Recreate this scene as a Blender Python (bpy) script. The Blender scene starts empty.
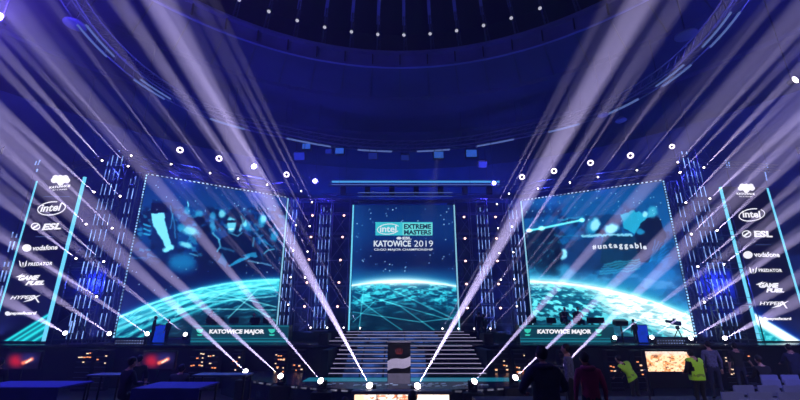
import bpy, bmesh, math, random
import numpy as np
from mathutils import Vector, Matrix

random.seed(7)
SC = bpy.context.scene
COL = SC.collection
PI = math.pi
PITCH = math.radians(17.5)
SN, CS = math.sin(PITCH), math.cos(PITCH)
CAMZ = 3.2
V = Vector


def ray(px, py):
    a = (px - 400) / 400
    u = (200 - py) / 400
    return V((a, CS - u * SN, SN + u * CS))


def U(px, py, Y):
    """world point at depth Y seen in direction (px,py)"""
    r = ray(px, py)
    return r * (Y / r.y) + V((0, 0, CAMZ))


def UZ(px, py, z):
    r = ray(px, py)
    return r * ((z - CAMZ) / r.z) + V((0, 0, CAMZ))


def UT(px, py, t):
    return ray(px, py) * t + V((0, 0, CAMZ))


# ------------------------------------------------------------------ materials
def srgb(c):
    return tuple((x / 255 / 12.92) if x / 255 <= 0.04045 else ((x / 255 + 0.055) / 1.055) ** 2.4 for x in c)


def newmat(name):
    m = bpy.data.materials.new(name)
    m.use_nodes = True
    nt = m.node_tree
    b = nt.nodes.get('Principled BSDF')
    return m, nt, b


def mat(name, col, rough=0.5, metal=0.0, noise=0.0, scale=6.0, bump=0.0, emit=None, es=0.0, spec=0.5):
    m, nt, b = newmat(name)
    c = srgb(col)
    b.inputs['Base Color'].default_value = (*c, 1)
    b.inputs['Roughness'].default_value = rough
    b.inputs['Metallic'].default_value = metal
    b.inputs['Specular IOR Level'].default_value = spec
    if noise > 0:
        tc = nt.nodes.new('ShaderNodeTexCoord')
        n = nt.nodes.new('ShaderNodeTexNoise')
        n.inputs['Scale'].default_value = scale
        n.inputs['Detail'].default_value = 4
        nt.links.new(tc.outputs['Object'], n.inputs['Vector'])
        r = nt.nodes.new('ShaderNodeValToRGB')
        r.color_ramp.elements[0].color = (*[x * (1 - noise) for x in c], 1)
        r.color_ramp.elements[1].color = (*[min(1, x * (1 + noise)) for x in c], 1)
        r.color_ramp.elements[0].position = 0.3
        r.color_ramp.elements[1].position = 0.7
        nt.links.new(n.outputs['Fac'], r.inputs['Fac'])
        nt.links.new(r.outputs['Color'], b.inputs['Base Color'])
        if bump > 0:
            bp = nt.nodes.new('ShaderNodeBump')
            bp.inputs['Strength'].default_value = bump
            nt.links.new(n.outputs['Fac'], bp.inputs['Height'])
            nt.links.new(bp.outputs['Normal'], b.inputs['Normal'])
    if emit is not None:
        b.inputs['Emission Color'].default_value = (*srgb(emit), 1)
        b.inputs['Emission Strength'].default_value = es
        m.cycles.emission_sampling = 'NONE'
    return m


def emat(name, col, s):
    m, nt, b = newmat(name)
    b.inputs['Base Color'].default_value = (0, 0, 0, 1)
    b.inputs['Emission Color'].default_value = (*srgb(col), 1)
    b.inputs['Emission Strength'].default_value = s
    m.cycles.emission_sampling = 'NONE'
    return m


def dashmat(name, col, s, freq, duty, axis=2, jitter=True):
    """LED pixel strip: lit dashes along an object axis"""
    m, nt, b = newmat(name)
    b.inputs['Base Color'].default_value = (0.01, 0.01, 0.02, 1)
    tc = nt.nodes.new('ShaderNodeTexCoord')
    sp = nt.nodes.new('ShaderNodeSeparateXYZ')
    nt.links.new(tc.outputs['Object'], sp.inputs[0])
    mu = nt.nodes.new('ShaderNodeMath'); mu.operation = 'MULTIPLY'; mu.inputs[1].default_value = freq
    nt.links.new(sp.outputs[axis], mu.inputs[0])
    fr = nt.nodes.new('ShaderNodeMath'); fr.operation = 'FRACT'
    nt.links.new(mu.outputs[0], fr.inputs[0])
    lt = nt.nodes.new('ShaderNodeMath'); lt.operation = 'LESS_THAN'; lt.inputs[1].default_value = duty
    nt.links.new(fr.outputs[0], lt.inputs[0])
    last = lt
    if jitter:
        n = nt.nodes.new('ShaderNodeTexNoise'); n.inputs['Scale'].default_value = 1.3
        nt.links.new(tc.outputs['Object'], n.inputs['Vector'])
        mr = nt.nodes.new('ShaderNodeMapRange')
        mr.inputs['From Min'].default_value = 0.35; mr.inputs['From Max'].default_value = 0.65
        mr.inputs['To Min'].default_value = 0.3; mr.inputs['To Max'].default_value = 1.6
        nt.links.new(n.outputs['Fac'], mr.inputs['Value'])
        m2 = nt.nodes.new('ShaderNodeMath'); m2.operation = 'MULTIPLY'
        nt.links.new(lt.outputs[0], m2.inputs[0]); nt.links.new(mr.outputs[0], m2.inputs[1])
        last = m2
    m3 = nt.nodes.new('ShaderNodeMath'); m3.operation = 'MULTIPLY'; m3.inputs[1].default_value = s
    nt.links.new(last.outputs[0], m3.inputs[0])
    b.inputs['Emission Color'].default_value = (*srgb(col), 1)
    nt.links.new(m3.outputs[0], b.inputs['Emission Strength'])
    m.cycles.emission_sampling = 'NONE'
    return m


def screenmat(name):
    m, nt, b = newmat(name)
    b.inputs['Base Color'].default_value = (0.004, 0.004, 0.006, 1)
    b.inputs['Roughness'].default_value = 0.6
    a = nt.nodes.new('ShaderNodeAttribute'); a.attribute_name = 'Col'
    nt.links.new(a.outputs['Color'], b.inputs['Emission Color'])
    b.inputs['Emission Strength'].default_value = 1.7
    m.cycles.emission_sampling = 'NONE'
    return m


M = {}
M['black'] = mat('black_metal', (22, 22, 28), 0.5, 0.3, 0.15, 20)
M['truss'] = mat('truss_aluminium', (120, 122, 140), 0.35, 0.8, 0.15, 9)
M['darktruss'] = mat('black_truss_steel', (60, 60, 80), 0.45, 0.6, 0.15, 9)
M['housing'] = mat('fixture_housing', (16, 16, 20), 0.45, 0.1, 0.2, 30)
M['lens'] = emat('hot_lens', (255, 244, 250), 14)
M['lens_small'] = emat('small_hot_lens', (255, 240, 250), 7)
M['par_lens'] = emat('warm_pink_lens', (255, 190, 190), 4.0)
M['ring'] = emat('halo_ring', (240, 225, 255), 3.0)
M['blue_lens'] = emat('blue_wash_lens', (150, 150, 255), 30)
M['stage_top'] = mat('stage_gloss_black', (14, 15, 22), 0.22, 0.0, 0.2, 1.5)
M['stage_face'] = mat('stage_front_cloth', (12, 12, 17), 0.8, 0, 0.3, 8)
M['step'] = mat('step_dark', (18, 19, 26), 0.35, 0, 0.2, 4)
M['nosing'] = emat('step_nosing_led', (180, 170, 215), 0.8)
M['riser_blue'] = dashmat('riser_blue_dashes', (50, 85, 165), 0.6, 0.9, 0.93, axis=0)  # blue emissive dashes for the step risers
M['cyan'] = emat('cyan_led_edge', (110, 215, 250), 1.15)
M['cyan2'] = emat('pale_cyan_led_edge', (150, 220, 250), 0.9)
M['dash'] = dashmat('led_pixel_strip', (140, 180, 255), 1.35, 1.0, 0.74)
M['dash_fine'] = dashmat('fine_led_pixel_strip', (150, 200, 255), 1.1, 3.3, 0.6)
M['dash_edge'] = dashmat('screen_edge_pixels', (150, 205, 255), 1.1, 5.2, 0.6)
M['dash_x'] = dashmat('stage_pixel_row', (150, 170, 230), 1.4, 6.5, 0.5, axis=0, jitter=True)
M['edge_x'] = dashmat('deck_edge_lights', (150, 150, 180), 0.35, 2.3, 0.6, axis=0)
M['tube'] = emat('pale_tube_light', (120, 150, 230), 0.45)
M['tube_cyan'] = emat('blue_cyan_tube', (80, 170, 245), 0.9)
M['ceil'] = mat('dark_ceiling_panel', (44, 50, 84), 0.8, 0, 0.25, 0.25)
M['dome'] = mat('black_dome', (4, 4, 7), 0.9, 0, 0.3, 0.5)
M['fascia'] = mat('fascia_panel', (96, 104, 150), 0.7, 0, 0.3, 0.4)
M['wall'] = mat('arena_wall', (74, 84, 128), 0.75, 0, 0.35, 0.3)
M['floor'] = mat('arena_floor', (24, 25, 34), 0.45, 0, 0.3, 0.8)
M['white'] = emat('banner_white', (250, 248, 255), 1.1)
M['sc_white'] = emat('screen_text_white', (235, 245, 255), 0.95)
M['sc_dark'] = emat('screen_text_dark', (10, 40, 70), 1.0)
M['sc_cyan'] = emat('screen_box_cyan', (60, 200, 215), 1.0)
M['sc_cyan2'] = emat('screen_box_teal', (110, 225, 225), 1.0)
M['screen'] = screenmat('video_wall')
M['desk'] = mat('desk_black', (16, 18, 26), 0.4, 0, 0.2, 5)
M['teal_led'] = emat('desk_teal_led', (30, 140, 160), 0.8)
M['teal_floor'] = mat('added_teal_glow_floor', (16, 60, 70), 0.3, 0, 0.5, 3, emit=(16, 110, 132), es=0.9)  # self-lit teal for the panel added on the lower deck
M['teal_dim'] = emat('desk_teal_panel', (14, 70, 90), 0.8)
M['teal_mark'] = emat('desk_mark_teal', (60, 215, 190), 0.95)
M['amber'] = emat('amber_indicator', (255, 150, 95), 1.5)
M['amber2'] = emat('warm_white_indicator', (255, 215, 180), 1.4)
M['monitor'] = mat('monitor_plastic', (12, 12, 15), 0.4, 0, 0.2, 10)
M['bluecloth'] = mat('blue_table_cloth', (50, 55, 150), 0.8, 0, 0.15, 3)
M['tabletop'] = mat('table_top_grey', (70, 74, 110), 0.5, 0, 0.15, 3)
M['seat'] = mat('pale_seat_plastic', (120, 125, 170), 0.5, 0, 0.12, 3)
M['seatleg'] = mat('seat_leg_metal', (40, 40, 50), 0.4, 0.6, 0.1, 8)
M['skin'] = mat('skin', (190, 140, 118), 0.55, 0, 0.08, 10)
M['hair'] = mat('dark_hair', (24, 18, 16), 0.7, 0, 0.3, 30)
M['dark_cloth'] = mat('black_cotton', (20, 20, 26), 0.85, 0, 0.25, 12)
M['navy_cloth'] = mat('navy_cotton', (28, 32, 60), 0.85, 0, 0.25, 12)
M['maroon'] = mat('maroon_jacket', (150, 40, 80), 0.8, 0, 0.2, 8)
M['grey_shirt'] = mat('grey_checked_shirt', (96, 96, 120), 0.85, 0, 0.45, 22)
M['jeans'] = mat('dark_jeans', (30, 34, 56), 0.85, 0, 0.2, 14)
M['hivis'] = mat('hi_vis_yellow', (188, 255, 40), 0.6, 0, 0.06, 8)
M['reflective'] = mat('silver_reflective_tape', (150, 190, 60), 0.4, 0.3, 0.05, 8)
M['shoe'] = mat('black_shoe', (14, 14, 16), 0.5, 0, 0.1, 8)
M['podium_black'] = mat('podium_black', (10, 10, 14), 0.35, 0, 0.2, 6)
M['podium_white'] = mat('podium_white_wave', (215, 206, 222), 0.5, 0, 0.05, 6)
M['podium_grey'] = mat('podium_grey_base', (120, 116, 130), 0.5, 0, 0.2, 4)
M['podium_red'] = emat('podium_red_mark', (130, 40, 44), 0.45)
M['panelframe'] = mat('display_frame', (90, 84, 92), 0.5, 0.2, 0.1, 8)
M['bluebox'] = emat('blue_lit_panel', (30, 70, 210), 0.8)


# ------------------------------------------------------------------ mesh builder
class MB:
    def __init__(s):
        s.v = []; s.f = []; s.mi = []

    def add(s, vs, fs, mi=0):
        k = len(s.v)
        s.v += [tuple(v) for v in vs]
        s.f += [tuple(i + k for i in f) for f in fs]
        s.mi += [mi] * len(fs)
        return s

    def box(s, c, d, rz=0, mi=0, R=None, bev=0):
        x, y, z = d[0] / 2, d[1] / 2, d[2] / 2
        if bev > 0:
            bm = bmesh.new()
            bmesh.ops.create_cube(bm, size=1)
            for v in bm.verts:
                v.co = V((v.co.x * d[0], v.co.y * d[1], v.co.z * d[2]))
            bmesh.ops.bevel(bm, geom=bm.edges[:], offset=bev, segments=2, affect='EDGES')
            bm.verts.index_update()
            vs = [v.co.copy() for v in bm.verts]
            fs = [[v.index for v in f.verts] for f in bm.faces]
            bm.free()
        else:
            vs = [V((i, j, k)) for i in (-x, x) for j in (-y, y) for k in (-z, z)]
            fs = [(0, 1, 3, 2), (4, 6, 7, 5), (0, 4, 5, 1), (2, 3, 7, 6), (0, 2, 6, 4), (1, 5, 7, 3)]
        R = R or Matrix.Rotation(rz, 3, 'Z')
        return s.add([R @ v + V(c) for v in vs], fs, mi)

    def tube(s, a, b, r, r2=None, n=6, mi=0, caps=True):
        a, b = V(a), V(b)
        r2 = r if r2 is None else r2
        d = b - a
        if d.length < 1e-6:
            return s
        q = d.to_track_quat('Z', 'Y').to_matrix()
        vs = []
        for p, rr in ((a, r), (b, r2)):
            for i in range(n):
                t = 2 * PI * i / n + PI / n
                vs.append(p + q @ V((rr * math.cos(t), rr * math.sin(t), 0)))
        fs = [(i, (i + 1) % n, n + (i + 1) % n, n + i) for i in range(n)]
        if caps:
            fs += [tuple(range(n))[::-1], tuple(range(n, 2 * n))]
        return s.add(vs, fs, mi)

    def path(s, pts, r, n=6, mi=0):
        for a, b in zip(pts[:-1], pts[1:]):
            s.tube(a, b, r, n=n, mi=mi)
        return s

    def lathe(s, prof, n=16, mi=0, T=None):
        """prof: (r,z) list; T matrix 4x4"""
        T = T or Matrix.Identity(4)
        k = len(prof)
        vs = [T @ V((r * math.cos(2 * PI * i / n), r * math.sin(2 * PI * i / n), z)) for i in range(n) for r, z in prof]
        fs = []
        for i in range(n):
            j = (i + 1) % n
            for q in range(k - 1):
                fs.append((i * k + q, j * k + q, j * k + q + 1, i * k + q + 1))
        return s.add(vs, fs, mi)

    def sphere(s, c, r, n=10, m=8, mi=0, R=None):
        r = V(r) if not isinstance(r, (int, float)) else V((r, r, r))
        R = R or Matrix.Identity(3)
        vs = [V(c) + R @ V((0, 0, r.z))]
        for i in range(1, m):
            ph = PI * i / m
            for j in range(n):
                t = 2 * PI * j / n
                vs.append(V(c) + R @ V((r.x * math.sin(ph) * math.cos(t), r.y * math.sin(ph) * math.sin(t), r.z * math.cos(ph))))
        vs.append(V(c) + R @ V((0, 0, -r.z)))
        fs = [(0, 1 + j, 1 + (j + 1) % n) for j in range(n)]
        for i in range(m - 2):
            for j in range(n):
                a = 1 + i * n
                fs.append((a + j, a + n + j, a + n + (j + 1) % n, a + (j + 1) % n))
        a = 1 + (m - 2) * n
        fs += [(a + j, len(vs) - 1, a + (j + 1) % n) for j in range(n)]
        return s.add(vs, fs, mi)

    def torus(s, c, R0, r, n=20, m=6, Q=None, mi=0):
        Q = Q or Matrix.Identity(3)
        vs = []
        for i in range(n):
            t = 2 * PI * i / n
            for j in range(m):
                p = 2 * PI * j / m
                vs.append(V(c) + Q @ V(((R0 + r * math.cos(p)) * math.cos(t), (R0 + r * math.cos(p)) * math.sin(t), r * math.sin(p))))
        fs = [(i * m + j, ((i + 1) % n) * m + j, ((i + 1) % n) * m + (j + 1) % m, i * m + (j + 1) % m) for i in range(n) for j in range(m)]
        return s.add(vs, fs, mi)

    def prism(s, poly, y0, y1, F, mi=0):
        """poly in (u,v); F(u,v,d)->world, extruded from d=y0 to y1"""
        n = len(poly)
        vs = [F(u, v, y0) for u, v in poly] + [F(u, v, y1) for u, v in poly]
        fs = [tuple(range(n)), tuple(range(2 * n - 1, n - 1, -1))] + [(i, i + n, (i + 1) % n + n, (i + 1) % n) for i in range(n)]
        return s.add(vs, fs, mi)

    def build(s, name, mats, parent=None, origin=None, smooth=False, loc=None):
        me = bpy.data.meshes.new(name)
        o = V(origin) if origin is not None else V((0, 0, 0))
        me.from_pydata([tuple(V(v) - o) for v in s.v], [], s.f)
        mats = mats if isinstance(mats, (list, tuple)) else [mats]
        for m in mats:
            me.materials.append(m)
        if len(mats) > 1:
            me.polygons.foreach_set('material_index', s.mi)
        if smooth:
            me.polygons.foreach_set('use_smooth', [True] * len(me.polygons))
        me.update()
        ob = bpy.data.objects.new(name, me)
        COL.objects.link(ob)
        if parent is not None:
            ob.parent = parent
        elif origin is not None:
            ob.location = o
        if loc is not None:
            ob.location = loc
        return ob


def fixnormals(ob):
    bm = bmesh.new(); bm.from_mesh(ob.data)
    bmesh.ops.recalc_face_normals(bm, faces=bm.faces)
    bm.to_mesh(ob.data); bm.free()


def tag(o, label=None, cat=None, group=None, kind=None):
    if label: o['label'] = label
    if cat: o['category'] = cat
    if group: o['group'] = group
    if kind: o['kind'] = kind
    return o


def thing(name, label, cat, loc=(0, 0, 0), rz=0, group=None):
    o = bpy.data.objects.new(name, None)
    o.empty_display_size = 0.2
    COL.objects.link(o)
    o.location = loc
    o.rotation_euler = (0, 0, rz)
    return tag(o, label, cat, group)


def copy_tree(o, parent=None):
    c = o.copy()
    COL.objects.link(c)
    c.parent = parent
    for ch in list(o.children):
        copy_tree(ch, c)
    return c


def struct(o):
    o['kind'] = 'structure'
    return o


ORD = ['first', 'second', 'third', 'fourth', 'fifth', 'sixth', 'seventh', 'eighth', 'ninth', 'tenth']

# ------------------------------------------------------------------ camera, world, haze
cam = bpy.data.objects.new('camera', bpy.data.cameras.new('camera'))
COL.objects.link(cam)
cam.data.lens = 18
cam.data.sensor_width = 36
cam.data.clip_end = 300
cam.location = (0, 0, CAMZ)
cam.rotation_euler = (PI / 2 + PITCH, 0, 0)
SC.camera = cam

w = bpy.data.worlds.new('arena_air')
SC.world = w
w.use_nodes = True
nt = w.node_tree
nt.nodes['Background'].inputs[0].default_value = (0, 0, 0, 1)
nt.nodes['Background'].inputs[1].default_value = 0
vs_ = nt.nodes.new('ShaderNodeVolumeScatter')
vs_.inputs['Density'].default_value = 0.004
vs_.inputs['Anisotropy'].default_value = 0.08
vs_.inputs['Color'].default_value = (0.96, 0.96, 1.0, 1)
nt.links.new(vs_.outputs[0], nt.nodes['World Output'].inputs['Volume'])

c = SC.cycles
c.volume_bounces = 0
c.max_bounces = 3
c.diffuse_bounces = 2
c.glossy_bounces = 2
c.use_light_tree = True
c.use_denoising = True
c.sample_clamp_indirect = 3
c.sample_clamp_direct = 0
SC.view_settings.view_transform = 'Standard'
SC.view_settings.look = 'None'
SC.view_settings.gamma = 1
SC.view_settings.use_curve_mapping = False
SC.view_settings.exposure = 0


def lamp(name, kind, loc, energy, color, target=None, angle=60, blend=0.6, size=0.1, parent=None):
    l = bpy.data.lights.new(name, kind)
    l.energy = energy
    l.color = color
    if kind == 'SPOT':
        l.spot_size = math.radians(angle); l.spot_blend = blend
        l.shadow_soft_size = size
    elif kind == 'POINT':
        l.shadow_soft_size = size
    o = bpy.data.objects.new(name, l)
    COL.objects.link(o)
    o.location = loc
    if target is not None:
        o.rotation_euler = (V(target) - V(loc)).to_track_quat('-Z', 'Y').to_euler()
    return o


# ------------------------------------------------------------------ room shell
ZS, ZL = 2.2, 0.9          # stage deck, lower deck
RC = V((0, 6, 0))          # centre of the round hall


def rev(prof, a0, a1, n):
    mb = MB()
    k = len(prof)
    vs = []
    for i in range(n + 1):
        t = a0 + (a1 - a0) * i / n
        for r, z in prof:
            vs.append(RC + V((r * math.sin(t), r * math.cos(t), z)))
    fs = [(i * k + q, i * k + q + 1, (i + 1) * k + q + 1, (i + 1) * k + q) for i in range(n) for q in range(k - 1)]
    return mb.add(vs, fs)


fl = MB().box((0, 10, -0.15), (84, 76, 0.3)).build('floor', M['floor']); struct(fl)
ce = rev([(20.0, 21.9), (24, 21.9), (24.2, 21.7), (30, 21.6), (30.2, 21.4), (38.5, 21.1)], -PI, PI, 96).build('ceiling', M['ceil']); struct(ce)
fa = rev([(20.0, 23.2), (19.7, 23.25), (19.7, 23.05), (20.0, 23.0), (20.0, 22.1), (19.8, 22.05), (19.8, 21.85), (20.0, 21.85)], -PI, PI, 96).build('trim_1', M['fascia']); struct(fa)
do = rev([(20.0, 23.2), (19.6, 24.6), (14, 27.5), (7, 29.5), (0.01, 30)], -PI, PI, 72).build('ceiling.001', M['dome']); struct(do)
# seams of the fascia panels, posts every 6 degrees
mb = MB()
for k in range(-14, 15):
    t = math.radians(6 * k)
    a = RC + V((19.9 * math.sin(t), 19.9 * math.cos(t), 21.9))
    b = RC + V((19.9 * math.sin(t), 19.9 * math.cos(t), 23.2))
    mb.tube(a, b, 0.06, n=4)
    a2 = RC + V((24 * math.sin(t), 24 * math.cos(t), 21.85))
    mb.tube(a, a2, 0.05, n=4)
struct(mb.build('trim_2', mat('dark_seam_metal', (30, 33, 48), 0.6, 0, 0.2, 2)))
wb = rev([(38.5, 21.3), (38.5, 16.5), (37.5, 16.4), (37.5, 12.5), (36.5, 12.4), (36.5, 8), (35, 7.9), (35, -0.1)], -PI * 0.30, PI * 0.30, 40).build('wall_back', M['wall']); struct(wb)
wl = rev([(38.5, 21.3), (38.5, 15.5), (36.5, 15.4), (36.5, 9), (35, 8.9), (35, -0.1)], -PI, -PI * 0.30, 40).build('wall_left', M['wall']); struct(wl)
wr = rev([(38.5, 21.3), (38.5, 15.5), (36.5, 15.4), (36.5, 9), (35, 8.9), (35, -0.1)], PI * 0.30, PI, 40).build('wall_right', M['wall']); struct(wr)

# roof masts with a lamp at each foot, standing inside the round opening
mast_pts = []
kk = 0
ks = list(range(-6, 7))
for k in ks:
    t = math.radians(6 * k + 0.9)
    d = V((math.sin(t), math.cos(t), 0))
    loc = RC + d * 19.9 + V((0, 0, 23.2))
    side = 'left' if k < 0 else 'right'
    if k == 0:
        lab = 'slim roof rib with lamp above the middle of the centre screen'
    else:
        lab = f'slim roof rib with lamp in the dark opening, {ORD[abs(k)-1]} {side} of the middle one'
    T = thing('roof_rib', lab, 'roof rib', loc, -t, group='roof ribs around the dark opening')
    # local +Y outward
    m1 = MB().tube((0, 0, 0), (0, -2.6, 1.1), 0.06, n=5).tube((0.25, 0, -0.02), (0.1, -2.6, 1.1), 0.035, n=4)
    L = 2.2 + abs(k) * 0.35
    for q in range(6):
        m1.tube((0, -2.6 * q / 6, 1.1 * q / 6), (0.2, -2.6 * (q + 0.5) / 6, 1.1 * (q + .5) / 6), 0.02, n=4)
    m1.build('rib_frame', M['darktruss'], T)
    MB().box((0, -1.75 - L * 0.5, 0.95 + L * 0.22), (0.22, L, 0.1), R=Matrix.Rotation(-0.4, 3, 'X')).build('fabric_fin', M['fascia'], T)
    h = MB().box((0, -1.6, 0.35), (0.2, 0.24, 0.3), bev=0.03).tube((0, -1.6, 0.5), (0, -1.6, 0.66), 0.03).build('lamp_housing', M['housing'], T)
    MB().sphere((0, -1.72, 0.22), (0.12, 0.1, 0.12)).build('lens', emat('rib_lens', (215, 215, 235), 0.75), h)

# ------------------------------------------------------------------ hanging ring truss
ringpts = [(0.0, 32.7), (5.2, 32.0), (9.9, 29.9), (13.2, 27.9), (15.4, 25.5), (16.6, 22.5), (16.9, 19.5), (16.4, 16.1), (14.8, 12.5), (11, 9)]
ringpts = [(-x + 0.2, y) for x, y in ringpts[::-1]] + [(x + 0.2, y) for x, y in ringpts[1:]]


def smooth_poly(pts, n=6):
    out = []
    P = [V((p[0], p[1], 0)) for p in pts]
    for i in range(len(P) - 1):
        p0 = P[max(i - 1, 0)]; p1 = P[i]; p2 = P[i + 1]; p3 = P[min(i + 2, len(P) - 1)]
        for k in range(n):
            t = k / n
            out.append(0.5 * ((2 * p1) + (-p0 + p2) * t + (2 * p0 - 5 * p1 + 4 * p2 - p3) * t * t + (-p0 + 3 * p1 - 3 * p2 + p3) * t ** 3))
    out.append(P[-1])
    return out


RP = smooth_poly(ringpts, 4)
ZR = 18.2
T = thing('ring_truss', 'large curved hanging roof truss sweeping around in front of the dark ceiling', 'truss', (0, 20, ZR))
org = V((0, 20, ZR))
mb = MB(); inner = []; outer = []
for i, p in enumerate(RP):
    a = RP[min(i + 1, len(RP) - 1)] - RP[max(i - 1, 0)]
    nrm = V((a.y, -a.x, 0)).normalized() * 0.35
    inner.append(p + nrm + V((0, 0, ZR))); outer.append(p - nrm + V((0, 0, ZR)))
up = V((0, 0, 0.7))
mb.path(inner, 0.05, 5); mb.path(outer, 0.05, 5)
mb.path([x + up for x in inner], 0.05, 5); mb.path([x + up for x in outer], 0.05, 5)
mb.build('chords', M['truss'], T, org)
mb = MB()
for i in range(len(RP) - 1):
    mb.tube(inner[i], inner[i + 1] + up, 0.025, n=4)
    mb.tube(inner[i], outer[i + 1], 0.025, n=4)
    mb.tube(inner[i], inner[i] + up, 0.025, n=4)
    mb.tube(outer[i] + up, inner[i + 1] + up, 0.025, n=4)
mb.build('lacing', M['truss'], T, org)
for i in range(0, len(RP), 8):
    mb = MB().tube(RP[i] + V((0, 0, ZR + 0.7)), RP[i] + V((0, 0, 21.6 if (RP[i] - RC.xy.to_3d()).length > 20 else 23.6)), 0.03, n=4)
    mb.build('hanging_cable', M['darktruss'], T, org)
# pale tube lights fixed under it
segs = [(4, 7), (9, 12), (15, 18), (22, 25), (28.3, 31.2), (33, 35.3), (37, 39.2), (41.0, 43.4), (46, 48.6), (51, 54), (56, 59), (61, 64)]


def ringat(u):
    i = min(int(u), len(RP) - 2)
    return RP[i].lerp(RP[i + 1], u - i)


for a, b in segs:
    mb = MB()
    n = 4
    pts = [ringat(a + (b - a) * q / n) + V((0, 0, ZR - 0.18)) for q in range(n + 1)]
    if a < 18 or b > 54:
        for off in (-0.22, 0.22):
            mb.path([p + V((off, 0, 0)) for p in pts], 0.06, 5)
    else:
        mb.path(pts, 0.08, 5)
    mb.build('tube_light', M['tube'], T, org)

# ------------------------------------------------------------------ projectors and cabinets hanging from the ring
def hung(name, label, cat, p, d, rz, face, tilt=0, top=None):
    T = thing(name, label, cat, p, rz, group='equipment hanging under the ring truss')
    R = Matrix.Rotation(tilt, 3, 'X')
    b = MB().box((0, 0, 0), d, R=R, bev=0.04).build('cabinet', M['monitor'], T)
    MB().box(R @ V((0, -d[1] / 2 - 0.01, 0)), (d[0] * 0.86, 0.02, d[2] * 0.8), R=R).build('front_panel', face, b)
    t = (top or ZR) - p[2]
    MB().tube((-d[0] * 0.35, 0, d[2] * 0.4), (-d[0] * 0.35, 0, t), 0.025).tube((d[0] * 0.35, 0, d[2] * 0.4), (d[0] * 0.35, 0, t), 0.025).build('bracket', M['darktruss'], T)
    return T


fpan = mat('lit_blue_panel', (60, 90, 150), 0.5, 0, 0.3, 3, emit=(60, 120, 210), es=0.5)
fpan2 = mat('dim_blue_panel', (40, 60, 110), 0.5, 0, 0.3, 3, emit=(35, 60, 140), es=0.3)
hang = [(300, 156, 31.0, .9, fpan2, .5, 'tilted dim one nearest the bright lamp on the left'), (307, 147.5, 31.4, .7, fpan, 0, 'above the bright lamp on the left'), (329, 152, 31.9, .55, fpan2, .2, 'between two square ones on the left'),
        (340, 152, 32.0, .75, fpan, 0, 'square one left of the centre screen'), (373, 156, 32.3, .8, fpan2, .4, 'tilted one left of the centre'),
        (405, 157, 32.5, .7, fpan2, .6, 'tilted one right above the centre screen'), (438.5, 156, 32.3, .85, fpan, 0, 'square one right of the middle'),
        (471, 154.5, 31.9, .95, fpan, 0, 'brightest square one right of the middle'), (482, 163.5, 31.6, .7, fpan2, .7, 'small tilted one above the bright lamp on the right')]
for px, py, Y, s, f, tl, lab in hang:
    hung('hanging_projector', 'blue-lit box under the curved truss, ' + lab, 'projector', U(px, py, Y), (s * 1.1, .5, s * .85), 0, f, tl)
for px, py, Y, lab in ((75, 24, 17, 'left'), (686, 34.5, 17, 'right')):
    p = U(px, py, Y)
    T = thing('ceiling_speaker', f'round pale dish hanging beside the ring truss high on the {lab}', 'speaker', p)
    MB().lathe([(0.0, 0.18), (0.3, 0.16), (0.5, 0.02), (0.52, -0.05), (0.46, -0.08), (0.0, -0.02)], 20).build('dish', M['fascia'], T, smooth=True)
    MB().tube((0, 0, 0.15), (0, 0, 21.85 - p.z), 0.03).build('hanging_rod', M['darktruss'], T)
for px, py, Y, lab in ((621, 120.5, 24, 'above the right video screen'), (603, 115, 24.6, 'nearest the beams over the right video screen')):
    p = U(px, py, Y)
    T = thing('ceiling_speaker', f'small round dish hanging under the ring truss {lab}', 'speaker', p)
    MB().lathe([(0.0, 0.12), (0.3, 0.1), (0.36, 0.0), (0.3, -0.06), (0.0, -0.04)], 16).build('dish', M['fascia'], T, smooth=True)
    MB().tube((0, 0, 0.1), (0, 0, 21.85 - p.z), 0.02).build('hanging_rod', M['darktruss'], T)

# ------------------------------------------------------------------ planes, projection, painting
class Plane:
    def __init__(s, p0, p1, z0, z1, lift=0.0):
        """p0/p1: left and right top-view points; z0..z1 height"""
        s.o = V((p0[0], p0[1], z0))
        d = V((p1[0] - p0[0], p1[1] - p0[1], 0))
        s.w = d.length
        s.ex = d.normalized()
        s.h = z1 - z0
        s.n = s.ex.cross(V((0, 0, 1)))
        s.ez = V((0, 0, 1))

    def P(s, a, b, d=0):
        return s.o + s.ex * a + s.ez * b + s.n * d

    def hit(s, px, py):
        r = ray(px, py)
        c0 = V((0, 0, CAMZ))
        t = (s.o - c0).dot(s.n) / r.dot(s.n)
        q = c0 + r * t - s.o
        return q.dot(s.ex), q.dot(s.ez)


def proj(P):
    """world (N,3) -> px,py"""
    x = P[:, 0]; y = P[:, 1]; z = P[:, 2] - CAMZ
    f = y * CS + z * SN
    u = -y * SN + z * CS
    return 400 + 400 * x / f, 200 - 400 * u / f


def vnoise(x, y, seed=0):
    x = np.asarray(x, float); y = np.asarray(y, float)
    xi = np.floor(x).astype(int); yi = np.floor(y).astype(int)
    xf = x - xi; yf = y - yi
    xf = xf * xf * (3 - 2 * xf); yf = yf * yf * (3 - 2 * yf)

    def h(a, b):
        n = (a * 374761393 + b * 668265263 + seed * 1442695041) & 0x7fffffff
        n = ((n ^ (n >> 13)) * 1274126177) & 0x7fffffff
        return ((n ^ (n >> 16)) & 0xffff) / 65535.0
    return (h(xi, yi) * (1 - xf) + h(xi + 1, yi) * xf) * (1 - yf) + (h(xi, yi + 1) * (1 - xf) + h(xi + 1, yi + 1) * xf) * yf


def fbm(x, y, seed=0, o=4):
    s = 0; a = 0.5; t = 0
    for i in range(o):
        s = s + a * vnoise(x * 2 ** i, y * 2 ** i, seed + i * 17); t += a; a *= 0.55
    return s / t


def sst(x, a, b):
    t = np.clip((x - a) / (b - a), 0, 1)
    return t * t * (3 - 2 * t)


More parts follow.
